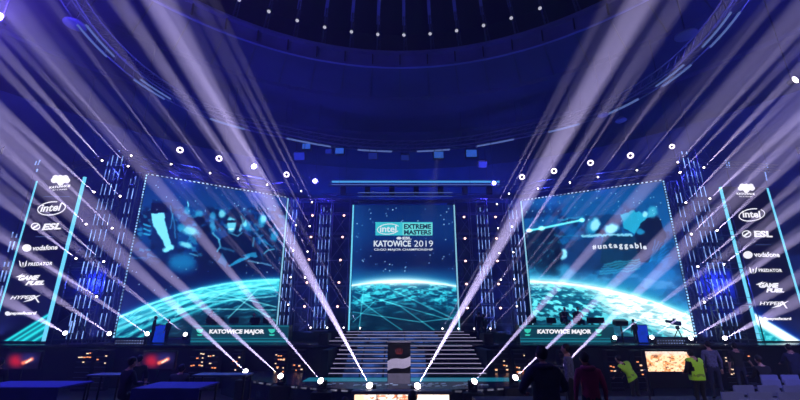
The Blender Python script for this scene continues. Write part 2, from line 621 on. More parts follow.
class Paint:
    def __init__(s, X, Y):
        s.X = X; s.Y = Y
        s.c = np.zeros((len(X), 3))

    def fill(s, col):
        s.c[:] = col

    def mix(s, m, col):
        m = np.clip(m, 0, 1)[:, None]
        s.c = s.c * (1 - m) + np.array(col, float) * m

    def addc(s, m, col):
        s.c = s.c + m[:, None] * np.array(col, float)

    def blob(s, cx, cy, rx, ry, col, soft=0.35, ang=0, a=1.0):
        t = math.radians(ang)
        dx = s.X - cx; dy = s.Y - cy
        u = (dx * math.cos(t) + dy * math.sin(t)) / rx; v = (-dx * math.sin(t) + dy * math.cos(t)) / ry
        d = np.sqrt(u * u + v * v)
        s.mix(a * (1 - sst(d, 1 - soft, 1 + soft)), col)

    def line(s, pts, wd, col, a=1.0, soft=0.6, add=False):
        best = np.full(len(s.X), 1e9)
        for (x0, y0), (x1, y1) in zip(pts[:-1], pts[1:]):
            dx, dy = x1 - x0, y1 - y0
            L = dx * dx + dy * dy + 1e-9
            t = np.clip(((s.X - x0) * dx + (s.Y - y0) * dy) / L, 0, 1)
            best = np.minimum(best, np.hypot(s.X - x0 - t * dx, s.Y - y0 - t * dy))
        m = a * (1 - sst(best, wd * (1 - soft), wd * (1 + soft)))
        (s.addc if add else s.mix)(m, col)

    def poly(s, pts, col, a=1.0, soft=0.7):
        ins = np.zeros(len(s.X), bool)
        best = np.full(len(s.X), 1e9)
        n = len(pts)
        for i in range(n):
            x0, y0 = pts[i]; x1, y1 = pts[(i + 1) % n]
            cnd = ((y0 > s.Y) != (y1 > s.Y)) & (s.X < (x1 - x0) * (s.Y - y0) / (y1 - y0 + 1e-12) + x0)
            ins ^= cnd
            dx, dy = x1 - x0, y1 - y0
            t = np.clip(((s.X - x0) * dx + (s.Y - y0) * dy) / (dx * dx + dy * dy + 1e-9), 0, 1)
            best = np.minimum(best, np.hypot(s.X - x0 - t * dx, s.Y - y0 - t * dy))
        sd = np.where(ins, -best, best)
        s.mix(a * (1 - sst(sd, -soft, soft)), col)

    def stars(s, n, box, seed, col=(190, 225, 240), r=0.45):
        R = random.Random(seed)
        for i in range(n):
            x = R.uniform(box[0], box[2]); y = R.uniform(box[1], box[3])
            k = R.uniform(0.25, 1)
            m = (np.abs(s.X - x) < 1.5) & (np.abs(s.Y - y) < 1.5)
            if m.any():
                d = np.hypot(s.X[m] - x, s.Y[m] - y)
                a = (k * (1 - sst(d, r * 0.4, r * 1.7)))[:, None]
                s.c[m] = s.c[m] * (1 - a) + np.array(col, float) * a


def earth(p, yl, glow=(120, 240, 250), base=(4, 66, 92), core=(250, 255, 255), thick=4.0, up=7.0, seed=0, wx=1.0, bright=0.6, upcol=(20, 140, 185), dark=28.0):
    """curved limb of a planet: p Paint, yl limb height per vertex"""
    d = p.Y - yl                    # >0 inside
    p.mix(0.85 * np.exp(-np.clip(-d, 0, None) / up) * (d < 0), upcol)
    ins = sst(d, -1.0, 0.6)
    n = fbm(p.X * 0.10 + 0.25 * d, d * 0.35 - p.X * 0.02, seed)
    n2 = fbm(p.X * 0.22, d * 0.9, seed + 5)
    st = sst(n * 0.6 + n2 * 0.4, 0.46, 0.72)
    col = np.array(base, float)[None, :] * (1 - 0.35 * sst(d, 8, dark))[:, None]
    lit = np.array(glow, float)[None, :]
    m = (st * bright * np.exp(-np.clip(d, 0, None) / 26))[:, None]
    cc = col * (1 - m) + lit * m
    p.c = p.c * (1 - ins[:, None]) + cc * ins[:, None]
    p.mix(np.exp(-np.abs(d - thick * 0.4) / thick * 1.6) * wx, core)


def display(name, pl, nx, ny, painter, parent, org, dd=0.0, contrast=1.0):
    mb_v = []
    us = np.linspace(0, pl.w, nx); vs = np.linspace(0, pl.h, ny)
    Ug, Vg = np.meshgrid(us, vs)
    P = np.array(pl.o)[None] + Ug.reshape(-1, 1) * np.array(pl.ex) + Vg.reshape(-1, 1) * np.array((0, 0, 1.)) + np.array(pl.n) * dd
    X, Y = proj(P)
    pt = Paint(X, Y)
    painter(pt)
    cc = np.clip(pt.c, 0, 255) / 255
    if contrast != 1: cc = cc ** (contrast + (1 - contrast) * cc.max(1)[:, None])
    lin = np.where(cc <= 0.04045, cc / 12.92, ((cc + 0.055) / 1.055) ** 2.4)
    me = bpy.data.meshes.new(name)
    idx = np.arange(nx * ny).reshape(ny, nx)
    F = np.stack([idx[:-1, :-1], idx[:-1, 1:], idx[1:, 1:], idx[1:, :-1]], -1).reshape(-1, 4)
    Pl = P - np.array(org)
    me.vertices.add(len(Pl)); me.vertices.foreach_set('co', Pl.reshape(-1))
    me.loops.add(F.size); me.loops.foreach_set('vertex_index', F.reshape(-1).astype(np.int32))
    me.polygons.add(len(F)); me.polygons.foreach_set('loop_start', np.arange(0, F.size, 4, dtype=np.int32))
    me.update(calc_edges=True)
    ca = me.color_attributes.new('Col', 'FLOAT_COLOR', 'POINT')
    ca.data.foreach_set('color', np.concatenate([lin, np.ones((len(lin), 1))], 1).reshape(-1).astype(np.float32))
    me.materials.append(M['screen'])
    o = bpy.data.objects.new(name, me)
    COL.objects.link(o)
    o.parent = parent
    return o


_tc = {}


def textgeo(s, bold=0.0, shear=0.0, space=1.0):
    k = (s, bold, shear, space)
    if k in _tc:
        return _tc[k]
    cu = bpy.data.curves.new('t', 'FONT')
    cu.body = s
    cu.offset = bold
    cu.shear = shear
    cu.space_character = space
    cu.resolution_u = 3
    ob = bpy.data.objects.new('t', cu)
    COL.objects.link(ob)
    dg = bpy.context.evaluated_depsgraph_get()
    me = bpy.data.meshes.new_from_object(ob.evaluated_get(dg))
    vs = [tuple(v.co) for v in me.vertices]
    fs = [tuple(p.vertices) for p in me.polygons]
    bpy.data.objects.remove(ob); bpy.data.curves.remove(cu); bpy.data.meshes.remove(me)
    xs = [v[0] for v in vs]; ys = [v[1] for v in vs]
    x0, x1, y0, y1 = min(xs), max(xs), min(ys), max(ys)
    vs = [((v[0] - x0) / (x1 - x0), (v[1] - y0) / (y1 - y0)) for v in vs]
    _tc[k] = (vs, fs)
    return _tc[k]


def put_text(mb, s, pl, box, d=0.03, mi=0, **kw):
    """box: (left px, top px, right px, bottom px) as seen; laid out on the plane"""
    vs, fs = textgeo(s, **kw)
    xm = (box[0] + box[2]) / 2; ym = (box[1] + box[3]) / 2
    aL = pl.hit(box[0], ym)[0]; aR = pl.hit(box[2], ym)[0]
    b0 = pl.hit(xm, box[3])[1]; b1 = pl.hit(xm, box[1])[1]
    mb.add([pl.P(aL + (aR - aL) * x, b0 + (b1 - b0) * y, d) for x, y in vs], fs, mi)
    return mb


def put_shape(mb, pl, pts, d=0.03, mi=0):
    """filled polygon from px points"""
    hs = [pl.hit(*p) for p in pts]
    mb.add([pl.P(a, b, d) for a, b in hs], [tuple(range(len(hs)))], mi)
    return mb


def ell(cx, cy, rx, ry, n=20, a0=0, a1=360, rot=0):
    t = math.radians(rot)
    out = []
    for i in range(n):
        p = math.radians(a0 + (a1 - a0) * i / (n if a1 - a0 >= 360 else n - 1))
        x, y = rx * math.cos(p), -ry * math.sin(p)
        out.append((cx + x * math.cos(t) + y * math.sin(t), cy - x * math.sin(t) + y * math.cos(t)))
    return out


def ring_shape(mb, pl, cx, cy, rx, ry, wd, a0=0, a1=360, rot=0, d=0.03, mi=0, n=28):
    o = ell(cx, cy, rx, ry, n, a0, a1, rot); i_ = ell(cx, cy, rx - wd, ry - wd, n, a0, a1, rot)
    m = n if a1 - a0 >= 360 else n - 1
    for k in range(m):
        j = (k + 1) % n
        put_shape(mb, pl, [o[k], o[j], i_[j], i_[k]], d, mi)
    return mb


# ------------------------------------------------------------------ LED screens
ZT = 12.86
pTL, pTR = UZ(148, 175, ZT), UZ(287, 198, ZT)
PL_L = Plane(pTL, pTR, 2.55, ZT)
pTL, pTR = UZ(522, 201, ZT), UZ(662, 181, ZT)
PL_R = Plane(pTL, pTR, 2.55, ZT)
YC = 31.5
pTL, pTR = U(354.5, 205, YC), U(453, 205, YC)
PL_C = Plane(pTL, pTR, 2.9, pTL.z)


def warp(p, k, s1, seed):
    X0, Y0 = p.X.copy(), p.Y.copy()
    p.X = X0 + (fbm(X0 / s1, Y0 / s1, seed) - 0.5) * k
    p.Y = Y0 + (fbm(X0 / s1 + 40, Y0 / s1, seed + 1) - 0.5) * k
    return X0, Y0


def paint_left(p):
    X0, Y0 = warp(p, 2.4, 5.0, 77)
    X, Y = p.X, p.Y
    p.fill((6, 60, 120))
    p.mix(sst(Y, 175, 215) * 0.5, (14, 92, 150))
    p.mix(sst(Y, 235, 275), (4, 22, 74))
    n = fbm(X * 0.09, Y * 0.11, 3)
    p.mix(sst(n, 0.42, 0.62) * sst(Y, 203, 212) * (1 - sst(Y, 262, 275)) * 0.75, (3, 26, 66))
    n = fbm(X * 0.2, Y * 0.24, 9)
    p.mix(sst(n, 0.56, 0.7) * sst(Y, 203, 212) * (1 - sst(Y, 255, 268)) * 0.5, (60, 160, 195))
    lt = (120, 212, 228); md = (45, 150, 190); dk = (3, 20, 52)
    # torso of the near figure at the left
    p.poly([(152, 200), (172, 203), (177, 232), (178, 256), (160, 262), (152, 240)], (8, 50, 100), 0.85)
    p.poly([(151, 203), (166, 204), (168, 213), (151, 212)], dk)
    p.poly([(151, 213), (164, 213), (166, 224), (169, 236), (173, 248), (168, 251), (160, 236), (153, 226)], lt, 0.95)
    p.line([(165, 250), (172, 247)], 2.4, lt)
    p.line([(170, 206), (174, 222), (175, 238)], 0.7, (80, 170, 210), 0.5)
    p.line([(173, 214), (170, 228)], 0.6, (80, 170, 210), 0.6)
    p.line([(144, 224), (150, 226)], 0.8, md); p.line([(144, 229), (150, 231)], 0.8, md); p.line([(144, 234), (149, 235)], 0.8, md)
    # crowd faces
    for x, y, rx, ry, c_ in ((187, 211, 3.2, 4, md), (188, 204, .8, 3, lt), (199, 214, 4, 3.6, md), (200, 221, 4, 4.5, dk), (213, 216, 3.2, 4.2, md), (222, 214, 3.6, 4, lt), (212, 227, 3, 4, md),
                             (190, 231, 8, 4.6, lt), (206, 231, 4.5, 5, dk), (181, 227, 4, 4, md), (186, 245, 6, 2.4, lt), (247, 226, 3.2, 4.6, md), (262, 221, 4, 6, md), (263, 219, 2.5, 4, lt), (245, 224, 2, 3, lt), (274, 236, 4, 5, md)):
        p.blob(x, y, rx, ry, c_, 0.5, 20 if rx > 5 else 0, 0.85)
    # man with glasses
    p.poly([(214, 250), (222, 238), (240, 232), (254, 237), (262, 258), (262, 275), (226, 276)], (5, 30, 76), 0.95)
    p.blob(235, 220, 8.5, 9, dk, 0.25)
    p.blob(231.5, 224, 4.8, 8.0, (100, 190, 212), 0.3)
    p.blob(237, 215, 7, 3.6, (10, 50, 90), 0.4)
    p.line([(226, 221.5), (237, 221)], 1.3, (6, 34, 70), 0.95)
    p.line([(228, 229), (233, 229)], 0.7, (230, 250, 255), 0.5)
    p.line([(241, 216), (243, 224), (240, 230)], 1.0, (150, 230, 240), 0.5)
    p.line([(232, 234), (238, 236), (242, 233)], 0.8, lt, 0.5)
    p.line([(254, 238), (253, 246)], 0.9, lt, 0.5)
    # child head with rim light
    p.blob(209, 244, 10.5, 11, (4, 34, 84), 0.2)
    p.line([(213, 233), (219, 239), (220, 246), (217, 251)], 0.9, lt, 0.6)
    p.poly([(222, 252), (227, 262), (226, 268), (218, 262)], md, 0.6)
    p.blob(182, 263, 13, 10, (16, 110, 160), 0.45)
    p.line([(190, 254), (198, 256)], 0.8, lt, 0.5)
    p.line([(220, 247), (234, 251)], 1.1, (60, 140, 170), 0.6)
    # forearm
    p.poly([(228, 265), (240, 258.5), (250, 255), (250, 258), (238, 263), (229, 267)], md, 0.9)
    p.poly([(242, 255), (256, 252), (258, 257), (246, 258)], md, 0.8)
    # head at right
    p.blob(270, 255, 8, 8, (6, 40, 84), 0.25)
    p.line([(264, 254), (268, 250), (274, 249)], 0.8, lt, 0.55)
    p.line([(262, 240), (272, 247)], 0.8, md, 0.5)
    p.line([(248, 261), (271, 265)], 0.9, (150, 205, 225), 0.55)
    p.mix(sst(Y, 262, 276), (4, 24, 80))
    p.blob(182, 268, 14, 7, (20, 125, 170), 0.6, a=0.5)
    p.X, p.Y = X0, Y0
    X, Y = X0, Y0
    p.stars(60, (150, 180, 285, 212), 4)
    p.stars(40, (122, 262, 280, 292), 5, r=0.5)
    yl = 279 + np.clip(279 - X, 0, None) ** 2 * 0.00148
    earth(p, yl, thick=2.2, up=6, seed=11, core=(130, 250, 255), wx=1.0, bright=1.0, base=(4, 86, 122), upcol=(10, 100, 150), dark=40)
    G = (120, 245, 250)
    for pts, wd in (([(115, 326), (190, 297), (276, 281)], 1.2), ([(118, 317), (180, 299), (276, 287)], 1.0), ([(150, 318), (210, 292), (276, 283)], 0.7), ([(113, 330), (150, 318), (200, 306)], 1.4),
                    ([(190, 294), (240, 300), (276, 321)], 0.7), ([(206, 289), (276, 307)], 0.6), ([(258, 289), (228, 318)], 0.6), ([(240, 285), (276, 290)], 0.8), ([(175, 316), (230, 290)], 0.6),
                    ([(150, 308), (276, 310)], 0.5), ([(178, 298), (178, 314)], 0.4), ([(200, 303), (276, 296)], 0.7)):
        p.line(pts, wd, (165, 255, 255), 0.5, 0.95)
    for off, wd in ((6, 2.2), (13, 2.6), (22, 2.2), (30, 1.6)):
        dd = Y - (yl + off * (0.35 + 0.65 * np.clip((285 - X) / 150, 0, 1)))
        p.mix(np.exp(-(dd / wd) ** 2) * (0.35 + 0.4 * fbm(X * 0.05, Y * 0.2, 19 + off)), (90, 235, 240))


def paint_right(p):
    X0, Y0 = warp(p, 3.5, 4.0, 87)
    X, Y = p.X, p.Y
    p.fill((8, 84, 138))
    p.mix(sst(Y, 180, 205) * 0.4, (10, 110, 165))
    n = fbm(X * 0.07, Y * 0.09, 23)
    p.mix(sst(n, 0.44, 0.64) * sst(Y, 200, 215) * 0.7, (5, 44, 84))
    lt = (130, 205, 225); md = (30, 135, 175); dk = (4, 26, 54)
    p.poly([(521, 232), (552, 228), (566, 250), (560, 276), (526, 276)], (5, 40, 66), 0.85)
    n = fbm(X * 0.35, Y * 0.4, 31)
    p.mix(sst(n, 0.6, 0.75) * (X < 566) * sst(Y, 226, 236) * 0.5, (60, 160, 180))
    p.poly([(560, 244), (585, 240), (602, 238), (602, 262), (584, 279), (560, 279)], (26, 66, 112), 0.8)
    p.blob(563, 254, 4.6, 5.4, lt, 0.3); p.blob(559, 253, 3.4, 5, dk, 0.4)
    p.blob(566, 272, 9, 6, (60, 160, 200), 0.6, 30, 0.7)
    p.poly([(585, 216), (620, 214), (622, 236), (584, 236)], (10, 60, 100), 0.6)
    p.line([(560, 220), (582, 217)], 0.8, md, 0.8); p.line([(556, 236), (578, 236)], 0.9, md, 0.6)
    p.blob(592, 226, 5.5, 9, md, 0.4, 20); p.blob(595, 225, 4.4, 6.5, lt, 0.4, 20)
    p.blob(611, 229, 7.5, 5, lt, 0.4, -15); p.blob(600, 233, 4, 3, dk, 0.5)
    p.line([(583, 236), (631, 235)], 1.3, (150, 215, 230), 0.75)
    p.poly([(620, 214), (634, 210), (648, 216), (644, 226), (634, 234), (624, 228)], (40, 165, 195), 0.9)
    p.poly([(634, 236), (642, 222), (652, 216), (661, 219), (666, 238), (656, 262), (640, 262)], dk, 0.85)
    p.blob(652, 212, 5, 6, (60, 160, 190), 0.4); p.blob(645, 214, 2.4, 3, lt, 0.5)
    p.blob(640, 232, 4, 3, md, 0.5)
    p.poly([(604, 236), (636, 236), (640, 262), (618, 270), (600, 262)], (6, 66, 92), 0.8)
    for k in range(5):
        y = 262 + k * 2.6
        p.line([(604 - k, y + 2), (640, y - 3)], 0.7, (70, 170, 190), 0.6)
    for k in range(8):
        a = 0.2 + k * 0.16
        p.line([(650, 262), (650 + 22 * math.cos(a), 262 - 22 * math.sin(a))], 0.6, (60, 150, 200), 0.5)
    p.blob(662, 268, 16, 20, (14, 120, 185), 0.8, 0, 0.65)
    p.X, p.Y = X0, Y0
    X, Y = X0, Y0
    # clouds low
    n = fbm(X * 0.06, Y * 0.12, 41)
    p.mix(sst(Y, 266, 280) * (0.35 + 0.5 * sst(n, .4, .7)), (92, 150, 205))
    p.mix(sst(X, 560, 500) * sst(Y, 262, 270), (30, 150, 190))
    yl = 280 + np.clip(X - 527, 0, None) ** 2 * 0.00132
    d = Y - yl
    p.mix(np.exp(-np.clip(-d, 0, None) / 8) * (d < 0) * (0.3 + 0.6 * sst(X, 560, 620)), (10, 140, 165))
    earth(p, yl, thick=5, up=2.5, seed=27, core=(250, 255, 252), wx=1.0, bright=0.9, glow=(150, 250, 250), base=(6, 95, 125), upcol=(40, 190, 210), dark=70)
    n = fbm(X * 0.10 + Y * .03, Y * 0.5 - X * .08, 51)
    m = sst(X - 0.6 * (Y - 290), 575, 612) * sst(d, 0, 2) * (1 - sst(d, 18, 34 + 0 * X) * 0.85)
    p.mix(m * (0.55 + 0.6 * sst(n, 0.3, 0.6)), (236, 255, 250))
    p.mix(m * sst(n, 0.62, 0.76) * 0.6, (60, 175, 190))
    n = fbm(X * 0.14 + Y * .02, Y * 0.4 - X * .1, 57)
    p.mix(sst(d, 1, 4) * sst(n, 0.46, 0.6) * (1 - m) * (1 - sst(d, 24, 50) * 0.7) * 0.8, (120, 240, 245))
    p.stars(70, (524, 188, 662, 222), 14)
    # bright streak with its two glowing ends
    p.line([(529, 230.5), (541, 228.4), (582, 220)], 1.0, (120, 240, 240), 0.9, 0.9)
    p.blob(529, 230.5, 3, 1.8, (225, 255, 255), 0.6); p.blob(541.5, 228.3, 3, 2.2, (160, 255, 250), 0.6); p.blob(582, 220, 2.6, 2, (160, 255, 250), 0.6)


def paint_centre(p):
    X, Y = p.X, p.Y
    p.fill((6, 52, 108))
    p.mix(sst(Y, 205, 222) * 0.5, (8, 70, 130))
    p.mix(sst(Y, 232, 262), (3, 34, 92))
    p.mix(sst(Y, 262, 276) * 0.7, (8, 80, 130))
    p.mix(np.exp(-((X - 352) / 14) ** 2) * 0.3, (20, 120, 170))
    p.stars(75, (355, 207, 453, 272), 2, r=0.5)
    yl = 280.5 + (X - 402) ** 2 * 0.0016
    earth(p, yl, thick=2.6, up=5, seed=5, core=(225, 255, 255), wx=1.0, bright=0.95, glow=(110, 240, 245), base=(4, 82, 118), upcol=(20, 150, 190), dark=46)
    p.mix(np.exp(-((X - 400) / 34) ** 2) * np.exp(-np.abs(Y - 281.5) / 3.6), (250, 255, 255))
    n = fbm(X * 0.16, Y * 0.3, 91)
    p.mix(sst(n, 0.5, 0.68) * sst(Y - yl, 1, 4) * (1 - sst(Y - yl, 14, 34)) * 0.7, (70, 220, 230))
    G = (110, 240, 245)
    for pts, wd in (([(355, 292), (400, 306), (434, 330)], 0.7), ([(353, 296), (390, 322), (402, 330)], 0.6), ([(353, 312), (420, 322), (454, 318)], 0.6), ([(364, 285), (359, 330)], 0.6), ([(392, 290), (452, 318)], 0.7), ([(356, 306), (430, 290)], 0.5), ([(380, 300), (450, 320)], 0.5), ([(353, 322), (376, 300)], 0.5)):
        p.line(pts, wd * 0.8, G, 0.45, 0.95)


def led_screen(name, label, pl, nx, ny, painter, org_edge, edge_mats):
    base = pl.P(pl.w / 2, 0)
    T = thing(name, label, 'screen', base)
    display('display', pl, nx, ny, painter, T, base, contrast=1.7)
    F = lambda a, b, d: pl.P(a, b, d)
    mb = MB().prism([(-0.04, -0.04), (pl.w + 0.04, -0.04), (pl.w + 0.04, pl.h + 0.04), (-0.04, pl.h + 0.04)], -0.02, -0.22, F)
    mb.build('casing', M['monitor'], T, base)
    mb = MB()
    for k in range(5):
        a = pl.w * (k + 0.5) / 5
        mb.tube(pl.P(a, 0, -0.5), pl.P(a, pl.h, -0.5), 0.05, n=4)
        for q in range(8):
            mb.tube(pl.P(a, pl.h * q / 8, -0.22), pl.P(a, pl.h * (q + .5) / 8, -0.5), 0.025, n=4)
    mb.build('rear_frame', M['darktruss'], T, base)
    # lit edges
    for side, m, wd in edge_mats:
        mb = MB()
        if side == 'L': mb.prism([(-0.04 - wd, 0), (-0.04, 0), (-0.04, pl.h), (-0.04 - wd, pl.h)], 0.03, -0.1, F)
        if side == 'R': mb.prism([(pl.w + 0.04, 0), (pl.w + 0.04 + wd, 0), (pl.w + 0.04 + wd, pl.h), (pl.w + 0.04, pl.h)], 0.03, -0.1, F)
        if side == 'T': mb.prism([(0, pl.h + 0.04), (pl.w, pl.h + 0.04), (pl.w, pl.h + 0.04 + wd), (0, pl.h + 0.04 + wd)], 0.03, -0.1, F)
        mb.build('edge_light', m, T, base)
    return T, base


SL, bL = led_screen('video_screen', 'huge angled video screen left of the stage showing crowd faces above a blue planet', PL_L, 300, 270, paint_left, None,
                    [('L', M['dash_edge'], 0.07), ('R', M['cyan2'], 0.09), ('T', dashmat('top_edge_pixels', (190, 220, 255), 1.1, 4.2, 0.5, axis=0), 0.05)])
SR, bR = led_screen('video_screen', 'huge angled video screen right of stage with white hashtag word over a bright planet', PL_R, 300, 270, paint_right, None,
                    [('R', M['dash_edge'], 0.08), ('L', M['cyan2'], 0.09), ('T', dashmat('top_edge_pixels_b', (190, 220, 255), 1.1, 4.2, 0.5, axis=0), 0.05)])
S_C, bC = led_screen('video_screen', 'tall upright centre stage screen with tournament title above a blue planet', PL_C, 230, 280, paint_centre, None,
                     [('L', M['cyan'], 0.11), ('R', M['cyan2'], 0.1)])
# title on the centre screen
mb = MB(); put_shape(mb, PL_C, [(375.5, 223), (402.5, 223), (402.5, 235.5), (375.5, 235.5)], 0.03); put_shape(mb, PL_C, [(375, 222.2), (432.5, 222.2), (432.5, 223), (375, 223)], 0.03)
mb.build('title_box', M['sc_cyan'], S_C, bC)
mb = MB(); put_shape(mb, PL_C, [(402.5, 223), (432.5, 223), (432.5, 235.5), (402.5, 235.5)], 0.03)
mb.build('title_box', M['sc_cyan2'], S_C, bC)
mb = MB(); put_text(mb, 'intel', PL_C, (380, 225.6, 396.5, 232.3), 0.05, bold=0.02)
ring_shape(mb, PL_C, 388.4, 229.2, 11.4, 5.4, 0.8, 20, 330, 5, 0.05)
mb.build('chip_maker_logo', M['sc_white'], S_C, bC)
mb = MB()
put_text(mb, 'KATOWICE', PL_C, (373.8, 240.6, 411, 246.8), 0.05, bold=0.03)
put_text(mb, '2019', PL_C, (414, 240.6, 433, 246.8), 0.05, bold=0.0)
mb.build('city_and_year', M['sc_white'], S_C, bC)
mb = MB()
put_text(mb, 'CS:GO MAJOR CHAMPIONSHIP', PL_C, (374, 248.6, 433, 251.3), 0.05, bold=0.015)
mb.build('subtitle', M['sc_white'], S_C, bC)
mb = MB()
put_text(mb, 'ESL', PL_C, (402.5, 236.9, 411.5, 239.6), 0.05, bold=0.04)
put_shape(mb, PL_C, ell(399, 238.3, 2.6, 1.4, 12), 0.05)
mb.build('league_logo', M['sc_white'], S_C, bC)
mb = MB(); put_text(mb, 'EXTREME', PL_C, (404, 224.2, 431, 229.0), 0.05, bold=0.04); put_text(mb, 'MASTERS', PL_C, (404, 230.0, 431, 234.8), 0.05, bold=0.04)
mb.build('title_lettering', M['sc_dark'], S_C, bC)
# hashtag word
mb = MB()
chars = '#untaggable'
for i, ch in enumerate(chars):
    x0 = 592.5 + i * 5.3 - (2.6 if i > 9 else 0)
    y0 = 249.6 - 1.6 * math.sin(PI * i / 10)
    hgt = {'#': 4.5, 't': 5, 'b': 6, 'l': 6, 'g': 5.4}.get(ch, 3.8)
    dy = 1.6 if ch == 'g' else 0
    put_text(mb, ch, PL_R, (x0, y0 - hgt + dy, x0 + (1.3 if ch == 'l' else 3.8), y0 + dy), 0.04, bold=0.04)
mb.build('hashtag_word', M['sc_white'], SR, bR)

# ------------------------------------------------------------------ sponsor banners


def paint_banner(sign):
    def f(p):
        X, Y = p.X, p.Y
        p.fill((10, 7, 44))
        if sign < 0:
            yl = 318 + (40 - X) * 0.62
            d = Y - yl
            m = sst(d, -3, 3) * (1 - sst(d, 24, 34) * 0.4)
            p.mix(m, (5, 110, 130))
            for k, (o, w_) in enumerate(((2, 1.5), (7, 1.2), (12, 2.0), (19, 1.4))):
                p.mix(np.exp(-((d - o) / w_) ** 2) * 0.85, (60, 225, 225))
        else:
            yl = 311 + (X - 750) * 0.60
            d = Y - yl
            p.mix(np.exp(-np.clip(-d, 0, None) / 9) * (d < 0) * 0.9, (8, 90, 190))
            p.mix(sst(d, -2, 1), (225, 250, 255))
            p.mix(sst(d, 7, 13), (20, 150, 165))
            n = fbm(X * 0.3, Y * 0.3, 61)
            p.mix(sst(d, 9, 13) * sst(n, .5, .7) * 0.6, (120, 235, 235))
    return f


def heart(cx, cy, s):
    pts = []
    for i in range(28):
        t = 2 * PI * i / 28
        x = 16 * math.sin(t) ** 3
        y = 13 * math.cos(t) - 5 * math.cos(2 * t) - 2 * math.cos(3 * t) - math.cos(4 * t)
        k = 1 + 0.06 * math.cos(9 * t)
        pts.append((cx + x * k * s / 16, cy - y * k * s / 22))
    return pts


def logos(pl, T, base, rows):
    for key, cx, cy, sc in rows:
        mb = MB()
        if key == 'heart':
            put_shape(mb, pl, heart(cx, cy, 8.2 * sc))
            for dx, dy in ((-5, -2), (5, -2), (-6.5, 0.5), (6.5, 0.5), (0, -2), (0, 3)):
                put_shape(mb, pl, ell(cx + dx * sc, cy + dy * sc, 3.2 * sc, 2.8 * sc, 12), 0.035)
            put_text(mb, 'KATOWICE', pl, (cx - 11 * sc, cy + 5.6 * sc, cx + 9.5 * sc, cy + 8.0 * sc), bold=0.05)
            put_text(mb, 'for a change', pl, (cx - 8 * sc, cy + 9 * sc, cx + 6.5 * sc, cy + 10.6 * sc), bold=0.03)
            nm = 'city_logo'
        elif key == 'intel':
            put_text(mb, 'intel', pl, (cx - 10.5 * sc, cy - 4.6 * sc, cx + 9.5 * sc, cy + 3 * sc), bold=0.03, shear=0.1)
            ring_shape(mb, pl, cx, cy, 14.5 * sc, 7 * sc, 1.1 * sc, 62, 402, 8)
            nm = 'sponsor_logo'
        elif key == 'esl':
            ring_shape(mb, pl, cx - 11 * sc, cy, 4.8 * sc, 3.7 * sc, 1.1 * sc)
            put_shape(mb, pl, [(cx - 14.5 * sc, cy + 1.4 * sc), (cx - 8 * sc, cy - 2.8 * sc), (cx - 7 * sc, cy - 1.6 * sc), (cx - 13 * sc, cy + 2.6 * sc)])
            put_text(mb, 'ESL', pl, (cx - 4 * sc, cy - 3.2 * sc, cx + 15 * sc, cy + 3.4 * sc), bold=0.05, shear=0.12)
            nm = 'sponsor_logo'
        elif key == 'voda':
            put_shape(mb, pl, ell(cx - 13.5 * sc, cy, 4.8 * sc, 3.8 * sc, 18))
            put_text(mb, 'vodafone', pl, (cx - 7.5 * sc, cy - 3.0 * sc, cx + 18 * sc, cy + 2.2 * sc), bold=0.03)
            nm = 'sponsor_logo'
        elif key == 'pred':
            for k in (-1, 1):
                put_shape(mb, pl, [(cx - 12.5 * sc + k * 4 * sc, cy - 4 * sc), (cx - 12.5 * sc + k * 2.6 * sc, cy - 2 * sc), (cx - 12.5 * sc + k * 1.4 * sc, cy + 3.4 * sc), (cx - 12.5 * sc + k * 3.4 * sc, cy + 1.4 * sc)])
            put_shape(mb, pl, [(cx - 13.3 * sc, cy - 1.6 * sc), (cx - 11.7 * sc, cy - 1.6 * sc), (cx - 12.5 * sc, cy + 4 * sc)])
            put_text(mb, 'PREDATOR', pl, (cx - 7 * sc, cy - 1.8 * sc, cx + 17 * sc, cy + 1.6 * sc), bold=0.04, space=1.1)
            nm = 'sponsor_logo'
        elif key == 'fuel':
            put_text(mb, 'GAME', pl, (cx - 11 * sc, cy - 4.6 * sc, cx + 10 * sc, cy + 0.4 * sc), bold=0.07, shear=0.35)
            put_text(mb, 'FUEL', pl, (cx - 4 * sc, cy + 0.8 * sc, cx + 15 * sc, cy + 5.2 * sc), bold=0.07, shear=0.35)
            put_shape(mb, pl, [(cx - 14 * sc, cy - 3 * sc), (cx - 6 * sc, cy - 6.4 * sc), (cx - 8 * sc, cy - 4.4 * sc), (cx - 2 * sc, cy - 5.8 * sc), (cx - 10 * sc, cy - 2.4 * sc)])
            nm = 'sponsor_logo'
        elif key == 'hyper':
            put_text(mb, 'HYPER', pl, (cx - 15 * sc, cy - 2.4 * sc, cx + 8 * sc, cy + 1.2 * sc), bold=0.03, shear=0.3)
            put_shape(mb, pl, [(cx + 7 * sc, cy - 2.8 * sc), (cx + 9.4 * sc, cy - 2.8 * sc), (cx + 14 * sc, cy + 4.6 * sc), (cx + 12.5 * sc, cy + 4.6 * sc)])
            put_shape(mb, pl, [(cx + 15.5 * sc, cy - 3.2 * sc), (cx + 12 * sc, cy - 2.2 * sc), (cx - 3 * sc, cy + 4.2 * sc), (cx + 6 * sc, cy + 2.6 * sc)])
            nm = 'sponsor_logo'
        elif key == 'pay':
            put_shape(mb, pl, ell(cx - 13 * sc, cy, 2.6 * sc, 2.2 * sc, 12))
            put_text(mb, 'paysafecard', pl, (cx - 11 * sc, cy - 2.0 * sc, cx + 16 * sc, cy + 2.0 * sc), bold=0.05, shear=0.2)
            nm = 'sponsor_logo'
        else:
            put_shape(mb, pl, [(cx - 13 * sc, cy), (cx + 13 * sc, cy), (cx + 13 * sc, cy + 0.5), (cx - 13 * sc, cy + 0.5)])
            nm = 'divider_line'
        mb.build(nm, M['white'] if key != 'line' else M['tube'], T, base)


